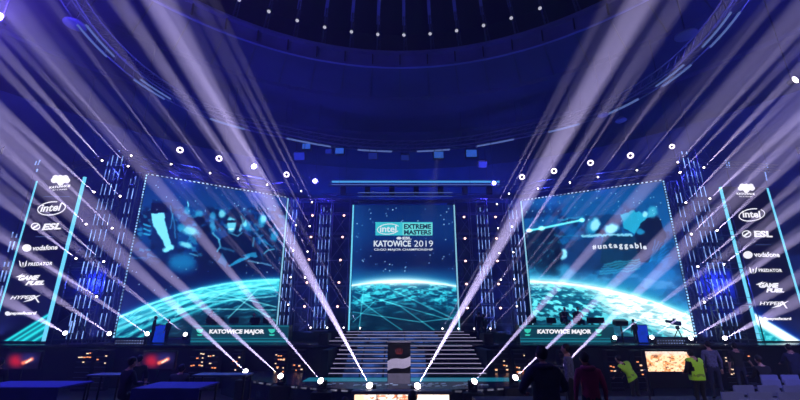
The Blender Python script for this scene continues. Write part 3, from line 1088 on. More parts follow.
ztb = 12.7
pL0, pL1 = UZ(38, 181, ztb), UZ(83, 177, ztb)
PL_BL = Plane(pL0, pL1, 2.35, ztb)
pR0, pR1 = UZ(722, 187, ztb), UZ(766, 188, ztb)
PL_BR = Plane(pR0, pR1, 2.3, ztb)
TBL, bBL = led_screen('sponsor_banner', 'tall dark banner of white sponsor logos at the far left, cyan light edges', PL_BL, 60, 150, paint_banner(-1), None,
                      [('L', M['cyan'], 0.09), ('R', M['cyan'], 0.15)])
TBR, bBR = led_screen('sponsor_banner', 'tall dark banner of white sponsor logos at the far right, cyan light edges', PL_BR, 60, 150, paint_banner(1), None,
                      [('L', M['cyan'], 0.13), ('R', M['cyan'], 0.12)])
for t_ in (TBL, TBR):
    t_['category'] = 'banner'
logos(PL_BL, TBL, bBL, [('heart', 61, 180, 1.0), ('line', 57, 196.5, 1), ('intel', 52, 208.5, 1.0), ('esl', 47, 226.5, 1.0), ('line', 45, 236.5, .7), ('voda', 40.5, 248, 0.98), ('pred', 36, 264, 1.0),
                        ('fuel', 30, 280, 1.0), ('hyper', 26, 298, 1.0), ('pay', 21, 313.5, 1.0)])
logos(PL_BR, TBR, bBR, [('heart', 746, 188, 0.88), ('intel', 751.5, 215, 0.92), ('esl', 757, 234, 0.98), ('line', 763, 244.5, .6), ('voda', 761, 255, 1.0), ('pred', 765, 270.5, 0.98), ('fuel', 769, 287.5, 0.98),
                        ('hyper', 773.5, 304, 0.98), ('pay', 776.5, 319, 0.92)])

# ------------------------------------------------------------------ stage
st = thing('stage_platform', 'long raised black stage running the full width under the video screens', 'stage', (0.3, 28.75, 0))
MB().box((0, 0, ZS - 0.06), (60, 10.5, 0.12)).build('deck', M['stage_top'], st)
MB().box((0, 0, (ZS - 0.12) / 2), (59.8, 10.3, ZS - 0.12)).build('fascia', M['stage_face'], st)
MB().box((0, -5.27, ZS - 0.05), (60, 0.03, 0.1)).build('edge_rail', mat('deck_edge_alu', (34, 38, 60), 0.35, 0.6, 0.2, 3), st)

x0c = 0.35
ds = thing('screen_dais', 'low stepped black dais under the centre screen at the back of the stage', 'dais', (x0c, 29, ZS))
steps = [(28.9, 0.65, 4.0), (27.6, 0.49, 4.2), (26.4, 0.33, 4.4), (25.3, 0.17, 4.6)]
MB().box((0, 2.3, 0.325), (16.9, 4.6, 0.65)).build('upper_deck', M['stage_top'], ds)
for y, h, hw in steps[1:]:
    MB().box((0, (y + 29.6) / 2 - 29, h / 2), (2 * hw, 29.6 - y, h)).build('step', M['step'], ds)
MB().box((0, 0.2, 0.325), (8.0, 1.0, 0.65)).build('step', M['step'], ds)
for y, h, hw in steps:
    yy = y - 29 if h < 0.6 else -0.3
    MB().box((0, yy - 0.005, h - 0.015), (2 * hw, 0.02, 0.03)).build('step_light', M['nosing'], ds)
    MB().box((-0.5, yy - 0.012, h - 0.09), (hw * 1.25, 0.02, 0.08)).build('riser_blue_band', M['riser_blue'], ds)  # blue emissive band across the riser
for sx in (-1, 1):
    MB().box((sx * 4.85 + 0.0, -3.6, 0.3), (0.55, 1.2, 0.6), bev=0.03).build('end_block', M['black'], ds)

fs = thing('front_staircase', 'wide black staircase with thin lit step edges from stage down to lower deck', 'staircase', (x0c, 23.44, ZL))
n = 7
rise = (ZS - ZL) / n
for i in range(n):
    h = ZS - ZL - i * rise
    y1 = -0.42 * (i + 1)
    hw = 3.55 + 0.03 * i
    MB().box((0, y1 + 0.21, h / 2), (2 * hw, 0.42, h)).build('step', M['step'], fs)
    MB().box((0, y1 - 0.008, h - 0.018), (2 * hw, 0.016, 0.03)).build('step_light', M['nosing'], fs)
    MB().box((-1.05, y1 - 0.012, h - 0.11), (4.0 if i else 3.2, 0.016, 0.07 + 0.012 * i)).build('riser_blue_band', M['riser_blue'], fs)
for sx in (-1, 1):
    MB().box((sx * 3.95, -1.5, 0.6), (0.32, 3.0, 1.2)).build('side_cheek', M['stage_face'], fs)

ld = thing('lower_deck', 'lower glossy deck in front of the stairs with an added teal glow', 'stage', (x0c, 19.8, 0))
mb = MB()
pts = []
for i in range(25):
    t = i / 24
    x = -9.2 + 18.4 * t
    pts.append((x, 16.5 - 19.8 + 5.2 * (abs(x) / 9.2) ** 2))
poly = pts + [(9.2, 3.62), (-9.2, 3.62)]
mb.prism(poly, 0.0, ZL, lambda u, v, d: V((u, v, d)))
o = mb.build('deck', mat('lower_deck_gloss', (30, 42, 54), 0.25, 0, 0.25, 2), ld); fixnormals(o)
mb = MB()
for a, b in zip(pts[3:-4], pts[4:-3]):
    mb.box(((a[0] + b[0]) / 2, (a[1] + b[1]) / 2 - 0.02, ZL - 0.07), (b[0] - a[0] + 0.02, 0.04, 0.06), rz=math.atan2(b[1] - a[1], b[0] - a[0]))
mb.build('edge_light', M['edge_x'], ld)
mb = MB()
R_ = random.Random(3)
for i in range(46):
    x = -3.4 + 6.8 * R_.random(); y = -2.3 + R_.random() * 0.9
    mb.box((x, y, ZL + 0.01), (0.12 + 0.1 * R_.random(), 0.07, 0.02), rz=R_.random())
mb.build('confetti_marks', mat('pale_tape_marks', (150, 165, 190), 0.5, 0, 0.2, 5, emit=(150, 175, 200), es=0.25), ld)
MB().box((0.2, -0.15, ZL + 0.004), (9.6, 1.3, 0.012)).build('added_teal_glow', M['teal_floor'], ld)  # added glowing panel gives the deck its teal glow

# ------------------------------------------------------------------ trophy podium
pp = U(399, 384, 18.6); pz = ZL
T = thing('trophy_podium', 'black podium with a white diagonal wave and small red emblem in front of the stairs', 'podium', (pp.x, 18.6, pz))
wv = (U(422 - 14, 383, 18.6).x - U(390.5, 383, 18.6).x)
PW = 0.98; PH = 1.62
MB().box((0, 0, PH / 2), (PW, 0.6, PH), bev=0.02).build('body', M['podium_black'], T)
F = lambda u, v, d: V((u, -0.305 - d, v))
wave = []
for i in range(13):
    t = i / 12
    wave.append((-PW / 2 + PW * t, 0.50 + 0.20 * t + 0.05 * math.sin(2 * PI * t)))
top = [(u, v + 0.38) for u, v in wave][::-1]
o = MB().prism(wave + top, 0, 0.012, F).build('white_wave', M['podium_white'], T); fixnormals(o)
MB().box((0, 0, PH + 0.03), (PW + 0.06, 0.66, 0.07), bev=0.01).build('top', M['podium_grey'], T)
MB().box((0.0, -0.312, 0.2), (PW * 0.96, 0.02, 0.4)).build('lower_panel', M['podium_grey'], T)
mb = MB()
for k in range(-2, 3):
    mb.prism([(k * 0.06 - 0.02, 1.22 - 0.02 * abs(k)), (k * 0.06 + 0.02, 1.22 - 0.02 * abs(k)), (k * 0.07 + 0.015, 1.42 - 0.03 * abs(k)), (k * 0.07 - 0.015, 1.42 - .03 * abs(k))], 0.0, 0.012, F)
mb.prism([(-0.1, 1.15), (0.1, 1.15), (0.13, 1.21), (-0.13, 1.21)], 0, 0.012, F)
o = mb.build('red_emblem', M['podium_red'], T); fixnormals(o)

# ------------------------------------------------------------------ front display panels
def warmpaint(seed):
    def f(p):
        X, Y = p.X, p.Y
        p.fill((250, 205, 160))
        n = fbm(X * 0.25, Y * 0.3, seed)
        p.mix(sst(n, 0.5, 0.6) * 0.8, (215, 130, 70))
        n = fbm(X * 0.5, Y * 0.7, seed + 3)
        p.mix(sst(n, 0.6, 0.7) * 0.9, (95, 45, 30))
        p.mix(sst(n, 0.30, 0.2), (255, 245, 225))
        p.mix(sst(Y, 357, 353) * 0.8, (225, 205, 195))
    return f


def warmpaint_wide(p):
    X, Y = p.X, p.Y
    p.fill((252, 238, 225))
    n = fbm(X * 0.12, Y * 0.1, 71)
    p.mix(sst(n, 0.5, 0.62) * 0.6, (240, 190, 140))
    m = (np.abs(X - 392) < 26).astype(float)
    n = fbm(X * 0.45, Y * 0.5, 73)
    p.mix(m * sst(n, 0.52, 0.62), (200, 110, 70))
    p.line([(376, 390), (378, 404)], 0.6, (60, 30, 30)); p.line([(397, 390), (397, 404)], 0.5, (90, 60, 60))


yF = 14.6
a, b = U(354.5, 394, yF), U(449, 394, yF)
T = thing('front_display', 'wide bright warm-white display panel low in front of the trophy podium', 'screen', ((a.x + b.x) / 2, yF, 0))
pl = Plane((a.x, yF), (b.x, yF), 0.1, a.z)
display('display', pl, 90, 40, warmpaint_wide, T, (pl.P(pl.w / 2, 0)[0], yF, 0), dd=0.0)
MB().box((0, 0.16, a.z / 2), (pl.w + 0.1, 0.3, a.z)).build('casing', M['black'], T)
MB().box((0, 0.1, a.z + 0.05), (pl.w + 0.2, 0.5, 0.1), bev=0.02).build('top_ledge', M['panelframe'], T)

y1 = 20.5
a, b = U(645, 351.5, y1), U(676.5, 371.5, y1)
a2 = U(690, 351.5, y1)
T = thing('front_display', 'glowing orange crowd image display under the stage at the right', 'screen', ((a.x + a2.x) / 2, y1, 0))
pl = Plane((a.x, y1), (a2.x, y1), b.z, a.z)
display('display', pl, 90, 50, warmpaint(81), T, (pl.P(pl.w / 2, 0)[0], y1, 0))
MB().box((0, 0.12, (a.z + b.z) / 2), (pl.w + 0.16, 0.22, a.z - b.z + 0.16)).build('casing', M['black'], T)
for sx in (-1, 1):
    MB().box((sx * 1.0, 0.12, b.z / 2), (0.1, 0.1, b.z)).build('support_leg', M['black'], T)


def redpaint(cx):
    def f(p):
        X, Y = p.X, p.Y
        p.fill((10, 6, 26))
        p.blob(cx - 6, 361, 7, 6, (150, 22, 40), 0.8)
        p.blob(cx + 7, 358, 8, 4.5, (40, 40, 110), 0.8, 0, 0.7)
        p.line([(cx + 1, 363), (cx + 6, 361), (cx + 10, 359)], 1.6, (255, 130, 90), 0.9, 1.0)
        p.line([(cx + 4, 362.5), (cx + 9, 359.5)], 0.8, (255, 225, 200), 0.9, 1.0)
    return f


for cx, lab in ((22, 'small monitor showing a red and orange blur, nearest the left picture edge'), (158, 'small monitor showing a red and orange blur, between the lit racks on the left')):
    yy = 21.5
    a, b = U(cx - 15, 352, yy), U(cx + 15, 369, yy)
    T = thing('small_monitor', lab, 'monitor', ((a.x + b.x) / 2, yy, 0))
    pl = Plane((a.x, yy), (b.x, yy), b.z, a.z)
    display('display', pl, 60, 36, redpaint(cx), T, (pl.P(pl.w / 2, 0)[0], yy, 0))
    MB().box((0, 0.1, (a.z + b.z) / 2), (pl.w + 0.1, 0.16, a.z - b.z + 0.1), bev=0.02).build('casing', M['monitor'], T)
    MB().tube((0, 0.12, 0), (0, 0.12, b.z), 0.05).box((0, 0.12, 0.02), (0.8, 0.6, 0.04)).build('stand', M['black'], T)

# ------------------------------------------------------------------ equipment racks with warm indicators
racks = [(88, 358, 5, 4, 0.55, 'left'), (105, 360, 4, 4, 0.4, 'left'), (200, 358, 5, 4, 0.55, 'left'), (214, 360, 4, 4, 0.45, 'left'), (238, 362, 3, 4, 0.3, 'left'), (281, 362, 4, 5, 0.75, 'left'), (299, 366, 4, 4, 0.4, 'left'),
         (500, 364, 5, 5, 0.62, 'right'), (519, 362, 4, 5, 0.45, 'right'), (563, 362, 3, 3, 0.5, 'right'), (612, 363, 4, 4, 0.45, 'right'), (637, 366, 2, 4, 0.7, 'right'), (727, 364, 4, 5, 0.5, 'right'), (742, 358, 3, 3, 0.2, 'right')]
rl = ['equipment rack with rows of warm lights, farthest to the left under the stage', 'narrow rack with scattered warm lights, second from the far left under the stage',
      'equipment rack with stepped orange lights right of the inner red monitor', 'rack with stepped orange lights just left of the leftmost deck beam',
      'dim rack with two or three orange lights behind the leftmost deck light', 'rack crowded with orange lights behind the second-left deck light', 'rack with few orange lights left of the front staircase',
      'rack crowded with orange lights right of the front staircase', 'rack with scattered orange lights behind the outer right deck light', 'rack with orange lights beside the silhouetted bulky man',
      'rack with few warm lights behind the leaning worker in yellow', 'slim rack with stacked warm lights left of the orange display', 'rack with warm lights right of the man in grey shirt', 'dim rack behind the dark seated people at the right']
for (px, py, nc, nr, dens, sd), lab in zip(racks, rl):
    p = U(px, py, 22.9)
    zb = ZL if abs(p.x - x0c) < 9.0 else 0
    H = 1.98 - zb
    W_ = nc * 0.14 + 0.10
    T = thing('equipment_rack', lab, 'rack', (p.x, 22.9, zb), group='equipment racks in front of the stage')
    MB().box((0, 0, H / 2), (W_, 0.5, H), bev=0.015).build('case', M['black'], T)
    mb = MB()
    for i in range(int(H / 0.25)):
        mb.box((0, -0.26, 0.15 + i * 0.25), (W_ * 0.96, 0.03, 0.02))
    mb.build('shelf_rails', M['truss'], T)
    R_ = random.Random(int(px * 7 + py))
    z0 = p.z - zb - nr * 0.09
    for cm, nm in ((M['amber'], 'orange_indicator'), (M['amber2'], 'white_indicator')):
        for i in range(nc):
            for j in range(nr):
                if R_.random() < dens * 0.5:
                    MB().box(((i - nc / 2 + 0.5) * 0.14 + R_.uniform(-.02, .02), -0.28, z0 + j * 0.2 + R_.uniform(-.03, .03)), (0.05 + 0.07 * R_.random(), 0.03, 0.05)).build(nm, cm, T)

# ------------------------------------------------------------------ trusses
def rib_strips(T, base, pts, mat_, r=0.03, name='led_strip'):
    for a, b in pts:
        MB().tube(a, b, r, n=4).build(name, mat_, T, base)


def tower(label, pB, H, W_, D, strips, ang=0, lit='dash', name='truss_tower', cat='truss tower'):
    T = thing(name, label, cat, pB, ang)
    mb = MB()
    cs = [(-W_ / 2, -D / 2), (W_ / 2, -D / 2), (W_ / 2, D / 2), (-W_ / 2, D / 2)]
    for x, y in cs:
        mb.tube((x, y, 0), (x, y, H), 0.035, n=5)
    mb.box((0, 0, 0.03), (W_ + 0.3, D + 0.3, 0.06))
    nn = max(2, int(H / 0.9))
    for k in range(nn):
        z0, z1 = H * k / nn, H * (k + 1) / nn
        for i in range(4):
            a, b = cs[i], cs[(i + 1) % 4]
            if k % 2: a, b = b, a
            mb.tube((a[0], a[1], z0), (b[0], b[1], z1), 0.018, n=4, caps=False)
            mb.tube((a[0], a[1], z1), (b[0], b[1], z1), 0.018, n=4, caps=False)
    mb.build('frame', M['truss'], T)
    for s in strips:
        x, z0, z1 = s[:3]
        MB().tube((x, -D / 2 - 0.06, z0), (x, -D / 2 - 0.06, z1), 0.018, n=4).build('led_strip', M[s[3] if len(s) > 3 else lit], T)
    return T


def base_at(px, py, Y, z=ZS):
    p = U(px, py, Y)
    return V((p.x, Y, z))


# outer left tower pair A, inner left B
pA = base_at(77, 343, 24.6)
tower('tall truss tower with blue light strips between left banner and left video screen', pA, 12.0 - ZS + 2.4, 0.95, 0.5,
      [(-0.45, 0.3, 11.3), (-0.2, 0.3, 11.9), (0.12, 0.3, 12.1), (0.45, 0.3, 11.7)])
pB = base_at(104, 338, 25.4)
tower('slim truss tower with blue light strips just left of the left video screen', pB, 10.9, 0.5, 0.4, [(-0.25, 0.4, 10.4), (0.05, 0.4, 10.6)])
pA2 = base_at(736 - 6, 343, 25.0)
tower('tall truss tower with blue light strips between right video screen and right banner', pA2, 12.4, 0.95, 0.5,
      [(-0.48, 0.3, 12.2), (-0.16, 0.3, 12.2), (0.16, 0.3, 11.5), (0.45, 0.3, 11.4)])
pB2 = base_at(706, 341, 26.3)
tower('slim truss tower with blue light strips just right of the right video screen', pB2, 10.6, 0.5, 0.4, [(-0.05, 0.4, 10.0), (0.25, 0.4, 10.2)])
# scaffold mast between left banner and tower, mirrored on the right
for sx, x, Y, lab in ((-1, U(58, 335, 26).x, 26, 'left'), (1, U(742, 335, 26.3).x, 26.3, 'right')):
    T = thing('scaffold_bay', f'blue-lit scaffold bay with cross braces beside the {lab} sponsor banner', 'scaffold', (x, Y, ZS))
    mb = MB()
    Hh = 9.0
    for xx in (-1.3, 1.3):
        for yy in (0, 1.2):
            mb.tube((xx, yy, 0), (xx, yy, Hh), 0.035, n=5)
    for k in range(5):
        z = 0.2 + k * 2.2
        for yy in (0, 1.2):
            mb.tube((-1.3, yy, z), (1.3, yy, z), 0.03, n=4)
            mb.tube((-1.3, yy, z + 0.35), (1.3, yy, z + 0.35), 0.02, n=4)
        if k < 4:
            mb.tube((-1.3, 0, z), (1.3, 0, z + 2.2), 0.02, n=4)
            mb.tube((1.3, 1.2, z), (-1.3, 1.2, z + 2.2), 0.02, n=4)
            mb.tube((-1.3, 0, z), (-1.3, 1.2, z + 2.2), 0.02, n=4)
    mb.build('frame', M['truss'], T)
    MB().box((0, 1.3, 3.0), (2.5, 0.06, 3.6)).build('backing_cloth', mat('blue_scrim_' + lab, (36, 48, 120), 0.8, 0, 0.4, 2.5), T)
    MB().box((0, 0.5, 2.3), (2.5, 1.0, 0.08)).build('platform', M['darktruss'], T)

# towers at the screens' inner edges and in the back wall
def px_tower(label, px, py, Y, H, W_, strips):
    if W_ < 0.6:
        return tower(label, base_at(px, py, Y), H, W_, 0.4, strips)
    p = base_at(px, py, Y, ZS + 0.65)
    return tower(label, p, H - 0.65, W_, 0.4, [(a, b - 0.5, c_ - 0.65) for a, b, c_ in strips])


px_tower('slim LED truss tower hugging the inner edge of the left video screen', 284, 330, 30.6, 10.8, 0.55, [(-0.3, 0.6, 10.2), (0.0, 0.6, 10.6), (0.3, 0.6, 10.4)])
px_tower('truss tower with four blue light strips between left video screen and centre screen', 319.5, 330, 30.8, 10.2, 0.8, [(-0.42, 0.7, 9.6), (-0.15, 0.7, 10), (0.12, 0.7, 9.7), (0.4, 0.7, 9.9)])
px_tower('truss tower with four blue light strips between centre screen and right video screen', 489, 330, 30.8, 10.2, 0.8, [(-0.42, 0.7, 9.6), (-0.15, 0.7, 10), (0.12, 0.7, 9.7), (0.4, 0.7, 9.9)])
px_tower('slim LED truss tower hugging the inner edge of the right video screen', 522, 330, 30.6, 10.8, 0.55, [(-0.3, 0.6, 10.2), (0.0, 0.6, 10.5), (0.3, 0.6, 10.3)])

ZD = ZS + 0.65
# back scaffold walls
for lab, pxl, pxr in (('left', 296, 348), ('right', 457, 510)):
    Y = 31.9
    xl, xr = U(pxl, 260, Y).x, U(pxr, 260, Y).x
    T = thing('scaffold_wall', f'dark scaffold wall with crossed braces {lab} of the centre screen', 'scaffold', ((xl + xr) / 2, Y, ZD))
    org = V(((xl + xr) / 2, Y, ZD))
    zs = [U(400, y, Y).z for y in (199, 213, 233, 238, 260, 282, 286, 308, 325)]
    mb = MB()
    for z in zs:
        mb.tube((xl, Y, z), (xr, Y, z), 0.03, n=4)
        mb.tube((xl, Y + 0.9, z + .1), (xr, Y + 0.9, z + .1), 0.025, n=4)
    for t in (0, 0.3, 0.63, 1):
        x = xl + (xr - xl) * t
        mb.tube((x, Y, ZD), (x, Y, zs[0]), 0.035, n=4)
        mb.tube((x, Y + 0.9, ZD), (x, Y + 0.9, zs[0]), 0.03, n=4)
    mb.build('frame', M['truss'], T, org)
    mb = MB()
    zz = [U(400, y, Y).z for y in (213, 236, 259, 284, 308)]
    for z0, z1 in zip(zz[:-1], zz[1:]):
        t0, t1 = (0.68, 0.98) if lab == 'left' else (0.03, 0.33)
        for (a, b) in ((t0, t1), (t1, t0)):
            mb.tube((xl + (xr - xl) * a, Y - 0.04, z0), (xl + (xr - xl) * b, Y - 0.04, z1), 0.022, n=4)
        mb.tube((xl + (xr - xl) * (0.30 if lab == 'left' else 0.68), Y - 0.04, z0), (xl + (xr - xl) * (0.02 if lab == 'left' else 0.97), Y - 0.04, z1), 0.02, n=4)
    mb.build('cross_braces', M['truss'], T, org)
    MB().box(((xl + xr) / 2, Y + 1.1, (ZD + zs[0]) / 2), (xr - xl + 1, 0.05, zs[0] - ZD)).build('black_drape', mat('drape_' + lab, (26, 30, 70), 0.9, 0, 0.3, 2), T, org)


# horizontal roof trusses
def htruss(label, a, b, s=0.5, h=0.5, m='truss', extra=None, name='roof_truss'):
    a, b = V(a), V(b)
    mid = (a + b) / 2
    T = thing(name, label, 'truss', mid)
    d = (b - a).normalized(); nn = V((-d.y, d.x, 0)).normalized() * s / 2
    up_ = V((0, 0, h))
    C4 = [(-1, 0), (1, 0), (1, 1), (-1, 1)]
    mb = MB()
    for i, j in C4:
        mb.tube(a + nn * i + up_ * j, b + nn * i + up_ * j, 0.032, n=5)
    L = (b - a).length
    k = max(3, int(L / 0.8))
    for q in range(k):
        p0 = a.lerp(b, q / k); p1 = a.lerp(b, (q + 1) / k)
        if q % 2: p0, p1 = p1, p0
        mb.tube(p0 - nn, p1 - nn + up_, 0.016, n=4, caps=False)
        mb.tube(p0 + nn, p1 + nn + up_, 0.016, n=4, caps=False)
        mb.tube(p0 - nn, p1 + nn, 0.016, n=4, caps=False)
        mb.tube(p0 - nn + up_, p1 + nn + up_, 0.016, n=4, caps=False)
    mb.build('frame', M[m], T, mid)
    # hanging cables up to the ceiling
    for t in (0.1, 0.9):
        p = a.lerp(b, t) + up_
        MB().tube(p, V((p.x, p.y, 21.5)), 0.015, n=4).build('hanging_cable', M['darktruss'], T, mid)
    return T


zR = 13.45
htruss('sloping box truss running above the left video screen', U(140, 168, 25.3).xy.to_3d() + V((0, 0, zR)), U(292, 194, 30.6).xy.to_3d() + V((0, 0, zR)), 0.9, 0.6)
htruss('sloping box truss running above the right video screen', U(516, 194, 30.6).xy.to_3d() + V((0, 0, zR)), U(672, 174, 26.4).xy.to_3d() + V((0, 0, zR)), 0.9, 0.6)
htruss('thin box truss from left banner top back to the screen tower', U(64, 176, 26.4).xy.to_3d() + V((0, 0, 13.7)), U(124, 166, 25).xy.to_3d() + V((0, 0, 14.0)), 0.4, 0.4)
htruss('thin box truss from right screen tower out over the right banner', U(684, 158, 26).xy.to_3d() + V((0, 0, 14.0)), U(778, 172, 26.8).xy.to_3d() + V((0, 0, 13.8)), 0.4, 0.4)
htruss('box truss reaching back from the left screen tower towards the hall centre', U(122, 160, 25).xy.to_3d() + V((0, 0, 14.2)), U(230, 172, 32).xy.to_3d() + V((0, 0, 14.2)), 0.4, 0.4)
htruss('box truss reaching back from the right screen tower towards the hall centre', U(690, 158, 25.6).xy.to_3d() + V((0, 0, 14.2)), U(570, 172, 32).xy.to_3d() + V((0, 0, 14.2)), 0.4, 0.4)
T = htruss('long black box truss directly above the centre screen', V((-6.6, 32.2, U(400, 201, 32.2).z)), V((7.4, 32.2, U(400, 201, 32.2).z)), 0.5, 0.55, 'darktruss')
MB().tube((-3.9, -0.35, 0.62), (4.0, -0.35, 0.62), 0.03, n=5).tube((-3.9, -0.35, 0.3), (4.0, -0.35, 0.3), 0.02, n=5).build('blue_tube', M['tube'], T)
# long lit tube truss
Yt = 33.0
zt = U(400, 183.5, Yt).z
T = htruss('long horizontal truss with a glowing blue-white tube high behind the centre screen', V((-6.3, Yt, zt - 0.2)), V((9.2, Yt, zt - 0.2)), 0.5, 0.4)
mid = V(((9.2 - 6.3) / 2, Yt, zt - 0.2))
MB().tube(V((-5.9, Yt - 0.45, zt)) - mid, V((8.6, Yt - 0.45, zt)) - mid, 0.085, n=6).build('light_tube', M['tube_cyan'], T)
MB().tube(V((-5.9, Yt - 0.4, zt - 0.24)) - mid, V((8.6, Yt - 0.4, zt - 0.24)) - mid, 0.04, n=6).build('light_tube', M['tube'], T)
mb = MB()
for k in range(7):
    x = -4.9 + k * 2.1
    MB().box(V((x, Yt - 0.3, zt - 0.75)) - mid, (0.45, 0.4, 0.7), bev=0.04).build('black_lamp_pod', M['housing'], T)
# stray bent poles (festoon stands) near tower tops
for px, py, Y, sx, lab in ((96, 134, 26, -1, 'left'), (709, 148, 26.4, 1, 'right')):
    p = U(px, py + 14, Y)
    T = thing('bent_bracket', f'small bent lit pole bracket standing on the roof truss on the {lab}', 'bracket', p)
    mb = MB().tube((0, 0, -0.6), (0.1 * sx, 0, 0.35), 0.03, n=5).tube((0.1 * sx, 0, 0.35), (-0.25 * sx, 0, 1.1), 0.03, n=5).tube((-0.25 * sx, 0, 1.1), (0.55 * sx, 0, 1.2), 0.03, n=5).tube((0.1 * sx, 0, 0.35), (0.5 * sx, 0, 1.2), 0.025, n=5)
    mb.build('pole', M['truss'], T)
    p2 = U(px + (-2 if sx < 0 else 2), py + 14, Y)

# short light strips beyond the banners
def strips(label, pts, Y, mat_='dash'):
    b = U(*pts[0][2:], Y)
    zbot = min(U(x1, y1, Y).z for x0, y0, x1, y1 in pts)
    T = thing('led_batten', label, 'light', b)
    for x0, y0, x1, y1 in pts:
        MB().tube(U(x0, y0, Y), U(x1, y1, Y), 0.035, n=4).build('led_strip', M[mat_], T, b)
    # mounting pole down to the deck
    MB().tube(b + V((0, 0.1, 0)), V((b.x, b.y + 0.1, ZS)), 0.03, n=5).build('mounting_pole', M['darktruss'], T, b)
    return T


strips('two short light strips on poles just above the left banner', [(36.5, 161, 35, 165), (40, 160, 38, 165), (37.5, 169, 36.5, 172)], 27.2)
strips('four light strips on poles left of the left banner', [(13, 232, 8, 252), (17, 234, 12, 250), (5, 262, -2, 290), (9, 262, 0, 296)], 27.2)
strips('pair of short light strips on a pole left of the right banner top', [(725.5, 160, 727.5, 168), (728.5, 161, 730, 169)], 28)
strips('light strips on a pole just above the right banner edge', [(764, 167, 767, 180.5), (766.5, 163, 769, 172.5)], 28)
strips('three light strips on poles right of the right banner', [(783, 239, 789, 262), (787, 241, 792, 258), (792, 262, 800, 296), (796, 264, 803, 290)], 29.0)
strips('two light strips on the stage foot left of the left tower', [(72, 321, 69, 333), (75, 320, 72, 334)], 24.0)

# rows of LED pixels on the stage floor
for px, lab, y in ((130, 'left of the left player desk', 24.3), (670, 'right of the right player desk', 24.3)):
    p = U(px, 341, y)
    T = thing('pixel_light_row', f'low double row of tiny white lights on the floor {lab}', 'light', (p.x, y, ZS))
    MB().box((0, 0.1, 0.14), (1.7, 0.3, 0.28)).build('housing', M['housing'], T)
    MB().box((0, -0.06, 0.07), (1.6, 0.02, 0.03)).build('pixel_row', M['dash_x'], T)
    MB().box((0, -0.06, 0.2), (1.6, 0.02, 0.03)).build('pixel_row', M['dash_x'], T)

# ------------------------------------------------------------------ lights with beams
BEAM_COL = (0.68, 0.58, 1.0)
K_BEAM = 1.85
_proto = {}


def fixture_meshes():
    base = MB().box((0, 0, 0.07), (0.42, 0.34, 0.14), bev=0.02)
    yoke = MB().box((-0.24, 0, 0.36), (0.05, 0.12, 0.46), bev=0.01).box((0.24, 0, 0.36), (0.05, 0.12, 0.46), bev=0.01).box((0, 0, 0.16), (0.5, 0.14, 0.05))
    head = MB().lathe([(0.0, -0.30), (0.12, -0.28), (0.17, -0.2), (0.17, 0.02), (0.2, 0.08), (0.2, 0.2), (0.17, 0.22), (0.0, 0.215)], 16)
    lens = MB().lathe([(0.165, 0.215), (0.15, 0.26), (0.1, 0.3), (0.0, 0.315)], 16)
    return base, yoke, head, lens


b_, y_, h_, l_ = fixture_meshes()


def mk_proto(big):
    k = 'big' if big else 'small'
    if k in _proto:
        return _proto[k]
    _proto[k] = None


PROTO = {}


def moving_head(sx, sy, Y, slope, label, group, hang=False, sc=0.8, ang=2.0, E=1.0, tend=9.0, lensm='lens_small', pole=None, ex=None, riser=0.0):
    """a lamp seen at (sx,sy) whose beam leaves up and outward; slope = rise over run"""
    p = U(sx, sy, Y)
    sgn = -1 if sx < 403 else 1
    # run until it leaves the frame
    L = 0
    x, y = sx, sy
    while -8 < x < 808 and y > -8:
        x += sgn * 1.0; y -= slope
    q = UT(x, y, tend)
    d = (q - p).normalized()
    s_base = -1 if not hang else 1
    # root at the base; the head pivot is 0.42*sc above it
    piv = p - d * 0.3 * sc
    rootz = piv.z - 0.42 * sc if not hang else piv.z + 0.42 * sc
    T = thing('moving_head_light', label, 'stage light', (piv.x, piv.y, rootz), group=group)
    yaw = math.atan2(d.y, d.x) + PI / 2
    T.rotation_euler = (0, 0, 0)
    T.scale = (1, 1, 1)
    key = (lensm,)
    if key not in PROTO:
        o1 = b_.build('base', M['housing']); o2 = y_.build('yoke', M['housing']); o3 = h_.build('head', M['housing'], smooth=True); o4 = l_.build('lens', M[lensm], o3, smooth=True)
        PROTO[key] = (o1, o2, o3, o4)
        first = True
    else:
        first = False
    o1, o2, o3, o4 = PROTO[key] if first else [o.copy() for o in PROTO[key]]
    if not first:
        for o in (o1, o2, o3, o4):
            COL.objects.link(o)
    flip = PI if hang else 0
    for o in (o1, o2):
        o.parent = T; o.location = (0, 0, 0); o.rotation_euler = (flip, 0, yaw); o.scale = (sc, sc, sc)
    o3.parent = T; o3.location = (0, 0, 0.42 * sc * (-1 if hang else 1)); o3.scale = (sc, sc, sc)
    o3.rotation_euler = d.to_track_quat('Z', 'Y').to_euler()
    o4.parent = o3; o4.location = (0, 0, 0); o4.rotation_euler = (0, 0, 0)
    if pole is not None:
        a = V((0, 0, 0)); b = V(pole) - V((piv.x, piv.y, rootz))
        MB().tube(a, b, 0.03, n=5).build('mounting_pole', M['darktruss'], T)
    if riser > 0:
        MB().box((0, 0, -riser / 2), (0.75, 0.6, riser), bev=0.02).build('flight_case', M['black'], T)
    dist = (q - p).length
    rl_ = 0.0
    l = bpy.data.lights.new('beam_lamp', 'SPOT')
    l.energy = 900000 * E * K_BEAM
    l.color = BEAM_COL
    l.spot_size = math.radians(ang); l.spot_blend = 0.6; l.shadow_soft_size = rl_
    lo = bpy.data.objects.new('beam_lamp', l)
    COL.objects.link(lo)
    lo.location = p + d * (0.05 + 0.05 * sc)
    lo.rotation_euler = d.to_track_quat('-Z', 'Y').to_euler()
    return T


gF, gS, gT, gR, gB, gC = ('floor lights along the lower deck edge', 'stage floor lights at the wings', 'lights stacked up the outer towers', 'lights hanging over the side screens',
                          'lights along the foot of the back scaffold', 'lights beside the inner screen edges')
